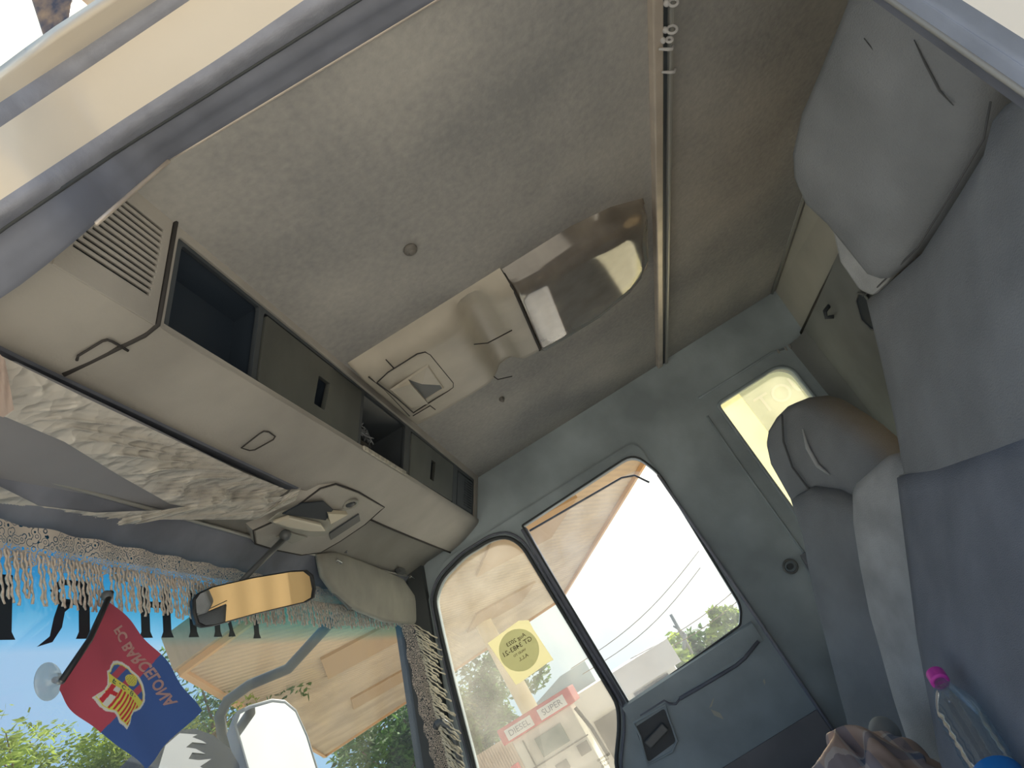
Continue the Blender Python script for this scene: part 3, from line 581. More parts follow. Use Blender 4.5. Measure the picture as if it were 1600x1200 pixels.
mo = [(302, 938), (309, 928), (330, 918), (395, 903), (455, 893), (476, 892), (486, 900), (490, 920), (488, 934), (476, 941), (400, 959), (335, 977), (318, 979), (308, 974), (303, 958)]
mc = sum((Vector(q_) for q_ in mo), Vector((0, 0))) / len(mo)
def mring(s_, d): return [mp_(*(mc + (Vector(q_) - mc) * s_), d) for q_ in mo]
b_ = MB(); b_.loft([mring(.7, -.03), mring(.95, -.022), mring(1.02, -.008), mring(1.03, .002), mring(1.0, .004), mring(.965, .001)]); b_.build('housing', K['hous'], mr_, smooth=40)
b_ = MB(); b_.prism(mring(.965, .0022), mN * -.001); b_.build('mirror_glass', K['mirror'], mr_)
# ------------------------------------------------------------------ sun visors
# passenger visor: hangs down against the glass
vH, vB = V(0, .662, .598), V(0, .706, .50)
vn = V(0, (vB - vH).z, -(vB - vH).y).normalized()
def vz(px, py, d=0): return PP(px, py, vH, vn) + vn * d
pv = thing('sun_visor', vz(560, 880), 'grey padded passenger sun visor folded down beside the rear-view mirror', 'sun visor')
vo = [(494, 866), (520, 862), (560, 876), (600, 892), (628, 905), (645, 930), (663, 962), (660, 974), (640, 976), (600, 972), (565, 958), (545, 948), (520, 925), (502, 900)]
vc = sum((Vector(q_) for q_ in vo), Vector((0, 0))) / len(vo)
def vring(s_, d): return [vz(*(vc + (Vector(q_) - vc) * s_), d) for q_ in vo]
b_ = MB(); b_.loft([vring(.90, -.012), vring(.97, -.010), vring(1, -.004), vring(1, .004), vring(.965, .010), vring(.90, .012), vring(.5, .014)]); b_.build('visor_pad', K['visor'], pv, smooth=True)
b_ = MB(); b_.tube([vz(496, 868, -.002), vz(505, 900, -.002), vz(524, 926, -.002), vz(548, 950, -.002)], .006, 8); b_.build('edge_piping', K['stalk'], pv, smooth=True)
for (x, y) in ((521, 878), (637, 903)):
    b_ = MB(); c = vz(x, y, .014); b_.obox(c, (.014, 0, -.003), (0, .005, 0), (0, 0, .004)); b_.build('chrome_clip', K['chrome'], pv, bevel=.001)
b_ = MB(); c = vz(534, 865, .01) ; b_.cyl(c, c + V(0, -.02, .03), .006, 12); b_.build('hinge', K['stalk'], pv, smooth=40); b_ = MB(); c = vz(622, 893, .01); b_.obox(c, (.03, 0, 0), (0, .008, 0), (0, 0, .008)); b_.build('hinge', K['stalk'], pv, smooth=40)
# driver visor: folded up, wrapped in film
dv = thing('sun_visor', (1.1, .58, .62), 'blue-grey driver sun visor folded flat above windscreen, wrapped in plastic film', 'sun visor')
b_ = MB(); zz = .632
po = [P(x, y, 2, zz) for x, y in ((-60, 560), (30, 575), (200, 655), (400, 752), (440, 772), (430, 790), (385, 805), (250, 802), (120, 800), (-40, 775))]
b_.prism(po, (0, 0, .012)); b_.build('visor_pad', K['visor_b'], dv, bevel=.004)
# film: strips with real wrinkles
def film(name, top, bot, zt, zb, nu, nv, amp, par, label=None, cat=None, m=None, seed=1, dz=0):
    random.seed(seed); ph = [random.uniform(0, 6) for _ in range(12)]
    def poly(pl, t):
        L = len(pl) - 1; k = min(int(t * L), L - 1); f = t * L - k; return Vector(pl[k]).lerp(Vector(pl[k + 1]), f)
    G = []
    for i in range(nu + 1):
        u = i / nu; a = poly(top, u); c = poly(bot, u); row = []
        for j in range(nv + 1):
            v = j / nv; q_ = a.lerp(c, v); z = zt + (zb - zt) * v - dz * math.sin(math.pi * v)
            s_ = u * 38 + v * 6
            k1 = abs(math.sin(s_ + ph[0] + 2.2 * math.sin(v * 5 + ph[1] + u * 7))); k2 = abs(math.sin(s_ * 1.9 + ph[2] + 3 * math.sin(v * 4 + ph[3] + u * 11))); k3 = math.sin(u * 17 + v * 6 + ph[4])
            edge = math.sin(math.pi * min(1, max(0, v))) * .8 + .2
            row.append(P(q_.x, q_.y, 2, z - amp * edge * (.55 * (1 - k1) ** 2 + .22 * (1 - k2) ** 2 + .25 * k3) * (0.15 + .85 * min(1, max(0, (u - .25) * 2.2)))))
        G.append(row)
    b_ = MB(); b_.loft(G, closed=False); return b_.build(name, m or K['film'], par, smooth=True)
fm = thing('plastic_film', (1.1, .58, .61), 'torn crinkled clear plastic film hanging in strips from the driver sun visor', 'plastic film')
film('film_sheet', [(-40, 535), (20, 565), (130, 620), (300, 700), (380, 738), (450, 766)], [(-40, 640), (10, 652), (100, 690), (190, 745), (265, 787), (392, 810)], .625, .618, 260, 60, .022, fm, seed=4)
film('film_sheet', [(-40, 738), (0, 760), (60, 790), (150, 801), (250, 797), (330, 786), (440, 776), (470, 762)], [(-40, 785), (0, 802), (60, 817), (120, 832), (155, 831), (250, 812), (400, 812), (462, 782)], .615, .612, 220, 26, .010, fm, seed=9)
film('film_flap', [(-30, 530), (-5, 548), (8, 562)], [(-30, 640), (5, 652), (22, 640)], .600, .598, 10, 16, .006, fm, m=mat('pinkish_paper_label', (.62, .50, .44), .8, transl=.3), seed=2)

# ------------------------------------------------------------------ lace valance along the windscreen
lv = thing('lace_valance', (1.7, .74, .50), 'grey lace valance with twisted tassels along the top of the windscreen', 'lace trim')
def ly(z, d=.016): return gy(z) - d
ztop = lambda x: hdr(x)[1] - .004
b_ = MB(); G = []
for i in range(400):
    x = .80 + 1.83 * i / 399; sc_ = .010 * abs(math.sin(x * 44)); G.append([V(x, ly(z) + .003 * math.sin(x * 60), z) for z in [ztop(x) - (.050 + sc_) * j / 6 for j in range(7)]])
b_.loft(G, closed=False); b_.build('lace_band', K['lace'], lv, smooth=True)
b_ = MB(); random.seed(5); n_t = 230
for i in range(n_t):
    x = .81 + 1.80 * i / n_t + random.uniform(-.002, .002); z0 = ztop(x) - .040; L = random.uniform(.062, .074) if x < 1.72 else random.uniform(.050, .066)
    if random.random() < .08: continue
    dx = random.uniform(.004, .014); ph = random.uniform(0, 6)
    pts = [V(x + dx * t + .0012 * math.sin(t * 22 + ph), ly(z0 - L * t) - .004 + .0012 * math.cos(t * 22 + ph), z0 - L * t) for t in [k / 12 for k in range(13)]]
    b_.tube(pts, [.0019 + .0007 * math.sin(k * 2.1 + ph) for k in range(13)], 5)
b_.build('tassels', K['cord'], lv, smooth=True, kind='stuff')
# pillar lace at the far side
lp = thing('pillar_lace', (2.62, .8, 0), 'pale cream lace strip with sunlit tassels running down the far windscreen pillar', 'lace trim')
b_ = MB(); G = []
ctr = [P(x, y, 0, 2.60) for x, y in ((628, 975), (640, 1040), (655, 1110), (668, 1160), (682, 1215), (700, 1290))]
rgt = [P(x, y, 0, 2.63) for x, y in ((648, 975), (664, 1040), (680, 1110), (693, 1160), (707, 1215), (722, 1290))]
def samp(pl, t):
    L = len(pl) - 1; k = min(int(t * L), L - 1); return pl[k].lerp(pl[k + 1], t * L - k)
for i in range(120):
    t = i / 119; a, c = samp(ctr, t), samp(rgt, t); G.append([a.lerp(c, j / 5) + V(.0, .004 * math.sin(t * 50), 0) for j in range(6)])
b_.loft(G, closed=False); b_.build('lace_band', K['lace2'], lp, smooth=True)
b_ = MB()
for i in range(88):
    t = i / 88 + random.uniform(-.004, .004); c = samp(rgt, min(1, max(0, t))); L = random.uniform(.05, .10); ph = random.uniform(0, 6); s_ = random.uniform(.35, .7)
    b_.tube([c + V(-.010 - .02 * k / 8, -L * s_ * k / 8 + .0015 * math.sin(k * 2 + ph), -L * k / 8 * (.9) + .0015 * math.cos(k * 2 + ph)) for k in range(9)], [.0022 + .0007 * math.sin(k * 2.3 + ph) for k in range(9)], 5)
b_.build('tassels', K['cord2'], lp, smooth=True, kind='stuff')
# grab handle on the far pillar
gh = thing('grab_handle', P(695, 1190, 0, 2.6), 'curved dark grab handle low on the far windscreen pillar', 'grab handle')
b_ = MB(); b_.tube([P(x, y, 0, 2.62) for x, y in ((682, 1132), (690, 1126), (702, 1135), (712, 1160), (722, 1210), (738, 1300))], .013, 12); b_.build('grip', K['stalk'], gh, smooth=True)
b_ = MB(); b_.ell(P(684, 1133, 0, 2.64), (.03, 0, 0), (0, .016, 0), (0, 0, .016)); b_.build('mount', K['plastic_dk'], gh, smooth=True)

# ------------------------------------------------------------------ windscreen lettering (black decal on the glass, read from outside)
blk = mat('black_vinyl_letters', (.02, .03, .045), .5)
ltr = thing('windscreen_lettering', (1.2, .8, .43), 'large black serif letters stuck on the tinted band, seen mirrored behind lace', 'lettering')
def letter(px, ch, w_=.024, base=.4405, leg=None):
    x = PP(px, 1000, (0, gy(.44), .44), (0, 1, .333)).x; b_ = MB(); zt = base + .085
    f = lambda u, z: V(u, gy(z) - .0015, z)
    def st(cx):  # serif stem
        b_.prism([f(cx - w_ * .5, base + .010), f(cx - w_ * .72, base + .002), f(cx - w_ * .78, base), f(cx + w_ * .78, base), f(cx + w_ * .72, base + .002), f(cx + w_ * .5, base + .010), f(cx + w_ * .5, zt), f(cx - w_ * .5, zt)], (0, -.0006, 0))
    if ch == 'I': st(x)
    if ch == 'H':
        st(x); st(x + .062); b_.prism([f(x, base + .05), f(x + .062, base + .05), f(x + .062, base + .06), f(x, base + .06)], (0, -.0006, 0))
    if ch == 'R':
        st(x + .052); b_.prism([f(x - .045, base - .010), f(x - .015, base - .004), f(x + .004, base + .016), f(x + .010, base + .038), f(x + .03, base + .05), f(x + .0, base + .055), f(x - .012, base + .03), f(x - .02, base + .004)], (0, -.0006, 0))
        b_.prism([f(x + .05, base + .048), f(x, base + .05), f(x - .02, base + .068), f(x, zt), f(x + .05, zt), f(x + .05, zt - .008), f(x + .008, zt - .008), f(x - .004, base + .068), f(x + .008, base + .057), f(x + .05, base + .056)], (0, -.0006, 0))
    if ch == 'A':
        st(x); b_.prism([f(x + .04, base), f(x + .068, base), f(x + .06, base + .012), f(x + .035, zt), f(x + .022, zt), f(x + .046, base + .012)], (0, -.0006, 0))
    b_.build('letter', blk, ltr)
letter(5, 'I'); letter(92, 'R'); letter(227, 'H'); letter(302, 'I', .022); letter(340, 'A', .02); letter(401, 'I', .022, .436)

# ------------------------------------------------------------------ car flag with suction cup
fO = V(1.16, .735, .42)
fN = V(.10, -1, -.22).normalized()
fl = thing('car_flag', PP(75, 1065, fO, fN), 'red and blue football flag on a stick hanging at the windscreen left corner', 'flag')
fOff = lambda x, y: .006 * math.sin((x - y * .45) * .055) + .003 * math.sin((x + y) * .05)
def fp(x, y, d=0): return PP(x, y, fO, fN) + fN * (fOff(x, y) + d)
def inpoly(x, y, pl):
    c = False; j = len(pl) - 1
    for i in range(len(pl)):
        if (pl[i][1] > y) != (pl[j][1] > y) and x < (pl[j][0] - pl[i][0]) * (y - pl[i][1]) / (pl[j][1] - pl[i][1]) + pl[i][0]: c = not c
        j = i
    return c
# crest design in local crop units (4.2875 per px)
CR = [(300, 745), (285, 725), (310, 705), (345, 680), (362, 645), (365, 600), (360, 555), (385, 540), (395, 515), (425, 482), (470, 472), (510, 480), (550, 510), (565, 540), (600, 580), (630, 640), (650, 700), (655, 745), (640, 775), (615, 800), (570, 820), (540, 830), (518, 860), (512, 905), (492, 948), (465, 925), (432, 905), (415, 870), (395, 840), (350, 825), (320, 790)]
cx_, cy_ = 480., 700.
CR2 = [(cx_ + (x - cx_) * .92, cy_ + (y - cy_) * .92) for x, y in CR]; CR3 = [(cx_ + (x - cx_) * .885, cy_ + (y - cy_) * .885) for x, y in CR]
RED, BLU, YEL, WHT, GRN, CRD = (.52, .09, .12), (.07, .13, .34), (.75, .66, .12), (.72, .68, .60), (.05, .12, .10), (.60, .05, .06)
bandv = Vector((230, 165)).normalized(); perp = Vector((bandv.y, -bandv.x))   # perp: towards upper right
def seg(x, y, ax, ay, bx, by, w_):
    d = Vector((bx - ax, by - ay)); t = max(0, min(1, (Vector((x - ax, y - ay))).dot(d) / d.length_squared)); return (Vector((x - ax, y - ay)) - d * t).length < w_
def crest(x, y):
    if not inpoly(x, y, CR2): return WHT
    if not inpoly(x, y, CR3): return YEL
    p_ = Vector((x - 395, y - 610)); a = p_.dot(bandv); h = p_.dot(perp)
    # letters F C B on the band, flipped about their baseline
    if -26 < h < 26:
        u = a; ok = False
        if 10 < u < 38: ok = (u < 17 and abs(h) < 17) or (abs(h + 14) < 4) or (abs(h - 2) < 4 and u < 32) or u < 17 and abs(h) < 17
        if 78 < u < 112:
            rr = math.hypot(u - 96, h); ok = 11 < rr < 18 and not (u > 103 and abs(h) < 7)
        if 150 < u < 180: ok = (u < 157 and abs(h) < 17) or (10 < math.hypot((u - 160) * .9, (abs(h) - 8.5) * 1.6) < 17 and u > 155) or (abs(h) < 3 and u < 172) or (abs(abs(h) - 15) < 3 and u < 170)
        if math.hypot(u - 60, h - 8) < 5 or math.hypot(u - 130, h - 8) < 5 or math.hypot(u - 198, h - 6) < 5: ok = True
        return GRN if ok else YEL
    if h > 0:
        r2 = math.hypot(x - 545, y - 610)
        if r2 < 42: return YEL if (r2 < 34 and (int(x / 9) + int(y / 9)) % 2 or r2 > 36) else (.45, .38, .10)
        k = int(((a + 30) // 36)) % 2
        k = int((p_.dot(Vector((.62, .78))) + 200) // 44) % 2
        return BLU if k else RED
    # lower-left half: cross and stripes
    if a < 78:
        q1 = abs(a - 28) < 15 or abs(h + 80) < 15
        return CRD if q1 else WHT
    return YEL if int((a + 4) // 14) % 2 else CRD
fq = [(175, 936), (309, 1113), (220, 1205), (92, 1078)]   # hoist top, fly top, fly bottom, hoist bottom
NU, NV = 260, 200
me = bpy.data.meshes.new('cloth'); vs = []; cols = []
def fuv(u, v):
    a = Vector(fq[0]).lerp(Vector(fq[1]), u); c = Vector(fq[3]).lerp(Vector(fq[2]), u)
    if u < .5: c += Vector((4, 5)) * math.sin(math.pi * u * 2)
    else: c += Vector((3, -3)) * math.sin(math.pi * (u - .5) * 2)
    a += Vector((2.5, -3)) * math.sin(math.pi * u)
    p_ = a.lerp(c, v); p_ += Vector((-3, -2)) * math.sin(math.pi * v) * (1 - u); return p_
for i in range(NU + 1):
    for j in range(NV + 1):
        p_ = fuv(i / NU, j / NV); vs.append(fp(p_.x, p_.y)); x, y = (p_.x - 80) * 4.2875, (p_.y - 920) * 4.2875
        if inpoly(x, y, CR): c = crest(x, y)
        else:
            L0, L1 = Vector((700, 462)), Vector((352, 942)); s_ = (L1 - L0).cross(Vector((x, y)) - L0) if False else ((L1.x - L0.x) * (y - L0.y) - (L1.y - L0.y) * (x - L0.x)); c = RED if s_ > 0 else BLU
        cols.append((*c, 1))
fs = [(i * (NV + 1) + j, i * (NV + 1) + j + 1, (i + 1) * (NV + 1) + j + 1, (i + 1) * (NV + 1) + j) for i in range(NU) for j in range(NV)]
me.from_pydata(vs, [], fs); at = me.color_attributes.new('dye', 'FLOAT_COLOR', 'POINT')
for i, c in enumerate(cols): at.data[i].color = c
me.polygons.foreach_set('use_smooth', [True] * len(me.polygons))
fm_ = mat('dyed_flag_cloth', (.5, .1, .1), .85); n, l = nodes(fm_); va = n.new('ShaderNodeVertexColor'); va.layer_name = 'dye'; b = n['Principled BSDF']; l.new(va.outputs[0], b.inputs['Base Color'])
trn = n.new('ShaderNodeBsdfTranslucent'); l.new(va.outputs[0], trn.inputs[0]); mx = n.new('ShaderNodeMixShader'); mx.inputs[0].default_value = .5; l.new(b.outputs[0], mx.inputs[1]); l.new(trn.outputs[0], mx.inputs[2]); l.new(mx.outputs[0], n['Material Output'].inputs[0])
link_mesh('flag_cloth', me, fm_, fl)
ta, tb_ = Vector((80 + 470 / 4.2875, 920 + 285 / 4.2875)), Vector((80 + 790 / 4.2875, 920 + 745 / 4.2875))
td = (tb_ - ta).normalized(); tn = Vector((-td.y, td.x))
def ftx(u, v, w_, d=.0016): p_ = (ta + tb_) / 2 + td * u + tn * v + (Vector((3, -2)) * 0); return fp(p_.x, p_.y, d + w_ * .01)
tO = text_mesh('flag_text', 'FC BARCELONA', lambda u, v, w_: ftx(u * 1.0, v, w_), mat('faded_pink_print', (.80, .55, .52), .8, transl=.4), fl, size=20.5, ext=.01, bold=.6)
b_ = MB(); b_.tube([fp(176, 925, .004), fp(128, 1004, .006), fp(90, 1066, .006)], .0045, 10); b_.build('stick', K['hous'], fl, smooth=True)
b_ = MB(); b_.ell(fp(171, 930, .004), (.009, 0, 0), (0, .009, 0), (0, 0, .009), 14, 8); b_.build('stick_cap', K['stalk'], fl, smooth=True)
c = PP(74, 1065, (0, gy(.385), .385), (0, 1, .333)); gn = V(0, -1, -.333).normalized()
b_ = MB(); R = []
e1 = V(1, 0, 0); e2 = gn.cross(e1)
for rr, d in ((.027, .001), (.026, .003), (.018, .006), (.010, .011), (.008, .02)): R.append([c + gn * d + e1 * rr * math.cos(k * math.pi / 12) + e2 * rr * math.sin(k * math.pi / 12) for k in range(24)])
b_.loft(R); b_.build('suction_cup', K['cup'], fl, smooth=True)
b_ = MB(); b_.tube([c + gn * .012, fp(90, 1066, .006)], .005, 8); b_.build('clip', K['cup'], fl, smooth=True)

# ------------------------------------------------------------------ window stickers
st = thing('window_sticker', P(818, 1015, 0, XF + .016), 'square yellowed paper permit sticker with green roundel on front side glass', 'sticker')
sxp = XF + .0165
b_ = MB(); b_.prism([P(x, y, 0, sxp) for x, y in ((762, 1005), (810, 970), (826, 969), (834, 984), (865, 1031), (857, 1035), (811, 1068), (806, 1070))], (-.0006, 0, 0))
b_.build('paper', mat('yellowed_paper', (.86, .82, .62), .8, transl=.7), st)
c = P(811, 1016, 0, sxp - .0012)
b_ = MB(); b_.prism([P(811 + 31.5 * math.cos(a) - 0 * math.sin(a), 1016 + 33.5 * math.sin(a), 0, sxp - .0012) for a in [k * math.pi / 16 for k in range(32)]], (-.0004, 0, 0)); b_.build('roundel', mat('faded_green_roundel', (.78, .80, .74), .8, transl=.9), st)
ink = mat('brown_ink', (.16, .13, .09), .8)
for txt, (cx2, cy2), sz in (('Aug 2023', (806, 1000), 9), ('GT 3483-21', (808, 1011), 11), ('VALID TO', (812, 1020), 5), ('A.L.L', (818, 1027), 8)):
    text_mesh('print', txt, lambda u, v, w_, cx2=cx2, cy2=cy2: P(cx2 - u * .84 + v * -.45, cy2 + u * .52 - v * .86, 0, sxp - .0018 + w_ * .01), ink, st, size=sz, ext=.01, bold=.1)
st2 = thing('window_sticker', P(945, 1185, 0, XF + .016), 'tiny etched glass maker marking low in the corner of front side glass', 'sticker')
for k, tx in enumerate(('TEMPERED', 'SAFETY', 'GLASS')):
    text_mesh('print', tx, lambda u, v, w_, k=k: P(943 + 1.5 * k - u * .84 - v * .45, 1183 + 6 * k + u * .52 - v * .86, 0, sxp + w_ * .01), ink, st2, size=5, ext=.01)

# ================================================================== ROOF CONSOLE (moulded unit on the headliner)
ru = thing('roof_console', (1.72, -.1, .74), 'beige moulded roof console with pull switch and glossy smoked rear cover', 'roof console')
def usec(y, x0, x1, z, r=.03, zt=.80):
    cx = (x0 + x1) / 2; return [V(x0 - .022, y, zt), V(x0 - .012, y, (z + zt) / 2), V(x0 + .0, y, z + .012), V(x0 + r * .5, y, z + .002), V(x0 + r * 1.2, y, z), V(cx - .08, y, z), V(cx, y, z), V(cx + .08, y, z), V(x1 - r * 1.2, y, z), V(x1 - r * .5, y, z + .002), V(x1, y, z + .012), V(x1 + .004, y, (z + zt) / 2), V(x1 + .008, y, zt)]
zs = [(.272, .785), (.268, .765), (.262, .757), (.20, .752), (.10, .748), (.05, .748), (.025, .753), (.005, .768), (-.01, .781), (-.03, .785), (-.045, .781), (-.06, .765), (-.072, .755), (-.10, .752), (-.118, .752)]
b_ = MB(); b_.loft([usec(y, 1.475 + .0 * y, 1.885, z, .035) for y, z in zs]); b_.build('front_housing', K['unit'], ru, smooth=50)
zs2 = [(-.121, .754), (-.13, .746), (-.2, .743), (-.30, .743), (-.40, .745), (-.44, .750), (-.468, .762), (-.482, .782), (-.485, .80)]
b_ = MB(); b_.loft([usec(y, 1.485 + (max(0, -y - .36)) * .55, 1.90 - (max(0, -y - .36)) * .75, z, .05) for y, z in zs2]); b_.build('smoked_cover', K['gloss'], ru, smooth=60)
def uz(px, py, z=.7505): return P(px, py, 2, z)
# joints on the housing
def groove(pix, z, r_=.0015, m=None, closed=False):
    b_ = MB(); b_.tube([uz(x, y, z) for x, y in pix], r_, 6, closed=closed); b_.build('panel_joint', m or K['line'], ru, smooth=True)
groove([(652, 553), (664, 550), (672, 554), (690, 576), (708, 598), (708, 605), (700, 611), (652, 641), (646, 645), (620, 622), (589, 598), (606, 582)], .7495, .0016, closed=True)
groove([(576, 589), (600, 608), (640, 650)], .757, .0014); groove([(645, 650), (672, 634), (680, 640)], .751, .0013); groove([(603, 562), (616, 576)], .752, .0013)
groove([(741, 538), (762, 536), (800, 516)], .7535, .0016); groove([(768, 586), (778, 593), (800, 588)], .757, .0014)
b_ = MB(); b_.tube([V(x, -.1195, z) for x, z in ((1.465, .79), (1.478, .762), (1.51, .7505), (1.70, .750), (1.86, .7505), (1.888, .762), (1.893, .79))], .0028); b_.build('cover_gap', K['line'], ru, smooth=True)
# square pull recess: four sloping sides with a flap
qs = [(612, 609), (668, 571), (692, 606), (642, 637)]
A = [uz(x, y, .7490) for x, y in qs]; cA = sum(A, V(0, 0, 0)) / 4
b_ = MB(); b_.loft([[cA + (p - cA) * 1.06 + V(0, 0, .001) for p in A], [p + V(0, 0, -.003) for p in A], [cA + (p - cA) * .94 + V(0, 0, -.001) for p in A]]); b_.build('pull_rim', K['unit'], ru)
mid1, mid2 = A[0].lerp(A[1], .45), A[3].lerp(A[2], .45)
b_ = MB(); b_.add([A[0] + V(0, 0, -.001), A[3] + V(0, 0, -.001), mid2 + V(0, 0, -.016), mid1 + V(0, 0, -.016), A[0] + V(0, 0, .002), A[3] + V(0, 0, .002), mid2 + V(0, 0, .0), mid1], [(0, 1, 2, 3), (2, 3, 7, 6), (0, 3, 7, 4), (1, 2, 6, 5)]); b_.build('pull_flap', K['unit'], ru)
b_ = MB(); b_.add([mid1 + V(0, 0, -.0015), mid2 + V(0, 0, -.0015), A[2] + V(0, 0, -.0015), A[1] + V(0, 0, -.0015)], [(0, 1, 2, 3)]); b_.build('pull_pit', K['plastic_dk'], ru)
b_ = MB(); b_.add([A[1] + V(0, 0, -.0018), A[2].lerp(A[1], .15) + V(0, 0, -.0018), mid1.lerp(A[2], .35) + V(0, 0, -.006), mid1 + V(0, 0, -.0018)], [(0, 1, 2, 3)]); b_.build('pit_slope', K['unit'], ru)

# ================================================================== SEATS
def seat_back(root, xc, w_, top, rec, depth, L, m, wtop=.8, lower=None, tilt=0):
    """padded back: top=(y,z) of the front top edge, rec=recline direction down the back"""
    d = Vector((0, rec[0], rec[1])).normalized(); N = V(0, -d.z, d.y); N = N if N.y > 0 else -N
    org = V(xc, top[0], top[1]) - N * depth / 2
    o = [(-w_ / 2 * wtop, .02), (-w_ / 2 * .93, .08), (-w_ / 2, .22), (-w_ / 2 * 1.03, L * .7), (-w_ / 2, L), (w_ / 2, L), (w_ / 2 * 1.03, L * .7), (w_ / 2, .22), (w_ / 2 * .93, .08), (w_ / 2 * wtop, .02), (w_ / 2 * wtop * .6, 0), (-w_ / 2 * wtop * .6, 0)]
    o = [tuple(p) for p in rpoly([Vector(q_) for q_ in o], .05, 3)]
    return org, d, N, o
# driver's seat (nearest): reclined, tall
ds = thing('driver_seat', (1.2, -.5, -1.0), 'large dark grey driver seat with big wrapped headrest at the right edge', 'seat')
d = V(0, .50, -.866).normalized(); N = V(0, .866, .50)
sO = V(0, -.715, .325)
def sp_(px, py, off=0): return PP(px, py, sO + N * off, N) + N * 0
back = [(1352, 462), (1372, 448), (1440, 385), (1500, 290), (1545, 215), (1560, 158), (1640, 90), (1760, 200), (1900, 420), (2000, 800), (1950, 1300), (1600, 1500), (1500, 1290), (1478, 1200), (1440, 1000), (1418, 820), (1412, 740), (1398, 660), (1372, 545)]
def cl8(p): return V(max(p.x, .80), p.y, p.z)
bw = [cl8(sp_(x, y)) for x, y in back]; cb = sum(bw, V(0, 0, 0)) / len(bw)
def ringb(pts, c, s_, off): return [c + (p - c) * s_ + N * off for p in pts]
b_ = MB(); b_.loft([ringb(bw, cb, .86, -.20), ringb(bw, cb, .96, -.17), ringb(bw, cb, 1.0, -.10), ringb(bw, cb, 1.0, -.03), ringb(bw, cb, .985, -.008), ringb(bw, cb, .95, .004), ringb(bw, cb, .8, .012), ringb(bw, cb, .4, .016)]); b_.build('backrest', K['seat'], ds, smooth=True)
# lower mesh cover
low = [(1413, 742), (1430, 737), (1480, 728), (1560, 700), (1700, 650), (2010, 800), (1960, 1310), (1590, 1480), (1484, 1200), (1446, 1000), (1424, 830)]
lw = [cl8(sp_(x, y)) for x, y in low]; cl = sum(lw, V(0, 0, 0)) / len(lw)
b_ = MB(); b_.loft([ringb(lw, cl, 1.002, -.03), ringb(lw, cl, 1.0, .004), ringb(lw, cl, .97, .016), ringb(lw, cl, .8, .022), ringb(lw, cl, .4, .024)]); b_.build('mesh_cover', K['seat_mesh'], ds, smooth=True)
b_ = MB(); b_.tube([sp_(x, y) + N * .006 for x, y in ((1412, 744), (1432, 737), (1480, 727), (1560, 699), (1640, 668))], .0025); b_.build('seam', K['seat_lt'], ds, smooth=True)
b_ = MB(); b_.tube([sp_(x, y) + N * .006 for x, y in ((1352, 462), (1372, 452), (1440, 386), (1500, 292), (1545, 216), (1556, 158))], .0015); b_.build('seam', K['seam'], ds, smooth=True)
# headrest
hN = V(-.18, .93, -.05).normalized(); hO = V(1.25, -.70, .50)
hd = [(1338, -30), (1322, 12), (1282, 110), (1256, 170), (1241, 235), (1243, 275), (1262, 318), (1296, 350), (1330, 392), (1362, 432), (1384, 440), (1412, 420), (1470, 362), (1520, 280), (1548, 215), (1556, 150), (1560, 60), (1500, -60), (1420, -80)]
hw = [PP(x, y, hO, hN) for x, y in hd]; ch = sum(hw, V(0, 0, 0)) / len(hw)
def ringh(s_, off): return [ch + (p - ch) * s_ + hN * off for p in hw]
b_ = MB(); b_.loft([ringh(.55, -.15), ringh(.85, -.135), ringh(.97, -.09), ringh(1, -.04), ringh(.99, -.01), ringh(.95, .012), ringh(.85, .024), ringh(.6, .034), ringh(.3, .038)]); b_.build('headrest', K['seat'], ds, smooth=True)
for q_ in ([(1350, 60), (1376, 92), (1404, 118), (1432, 140)], [(1428, 62), (1446, 100), (1468, 142), (1490, 165)]):
    b_ = MB(); b_.tube([PP(x, y, hO + hN * .033, hN) for x, y in q_], [.0006, .0015, .0015, .0006]); b_.build('seam', K['seam'], ds, smooth=True)
b_ = MB(); nk = [(1296, 352), (1310, 410), (1340, 455), (1362, 465), (1385, 445), (1400, 425), (1360, 400)]
nw = [PP(x, y, hO + V(0, -.03, 0), hN) for x, y in nk]; b_.loft([[p - hN * .08 for p in nw], nw]); b_.build('headrest_skirt', K['seat_lt'], ds, bevel=.01)
b_ = MB(); b_.box(.98, 1.48, -.55, .02, -.62, -.45); b_.build('cushion', K['seat'], ds, bevel=.05, seg=4)
b_ = MB(); b_.box(1.05, 1.40, -.50, -.05, -1.08, -.60); b_.build('seat_base', K['plastic_dk'], ds, bevel=.02)

# passenger seat (far)
ps = thing('passenger_seat', (2.3, -.4, -1.0), 'dark grey passenger seat with rounded headrest in front of the quarter window', 'seat')
N2 = V(-.35, .93, .25).normalized()
pO = V(2.28, -.42, -.2)
def qp(px, py, o_=pO): return PP(px, py, o_, N2)
bk = [(1236, 776), (1262, 762), (1300, 768), (1340, 790), (1380, 830), (1420, 900), (1450, 1000), (1470, 1250), (1350, 1260), (1330, 1150), (1316, 1100), (1292, 1005), (1272, 930), (1258, 860), (1250, 812)]
w2 = [qp(x, y) for x, y in bk]; c2 = sum(w2, V(0, 0, 0)) / len(w2)
rg = lambda w_, c, s_, off, n_: [c + (p - c) * s_ + n_ * off for p in w_]
b_ = MB(); b_.loft([rg(w2, c2, .9, -.12, N2), rg(w2, c2, 1, -.08, N2), rg(w2, c2, 1, -.02, N2), rg(w2, c2, .97, .002, N2), rg(w2, c2, .85, .014, N2), rg(w2, c2, .4, .02, N2)]); b_.build('backrest', K['seat'], ps, smooth=True)
hp = [(1196, 690), (1199, 672), (1212, 650), (1230, 632), (1250, 624), (1272, 630), (1300, 648), (1335, 672), (1372, 706), (1392, 745), (1384, 830), (1345, 880), (1300, 885), (1264, 862), (1250, 822), (1238, 784), (1220, 752), (1203, 722)]
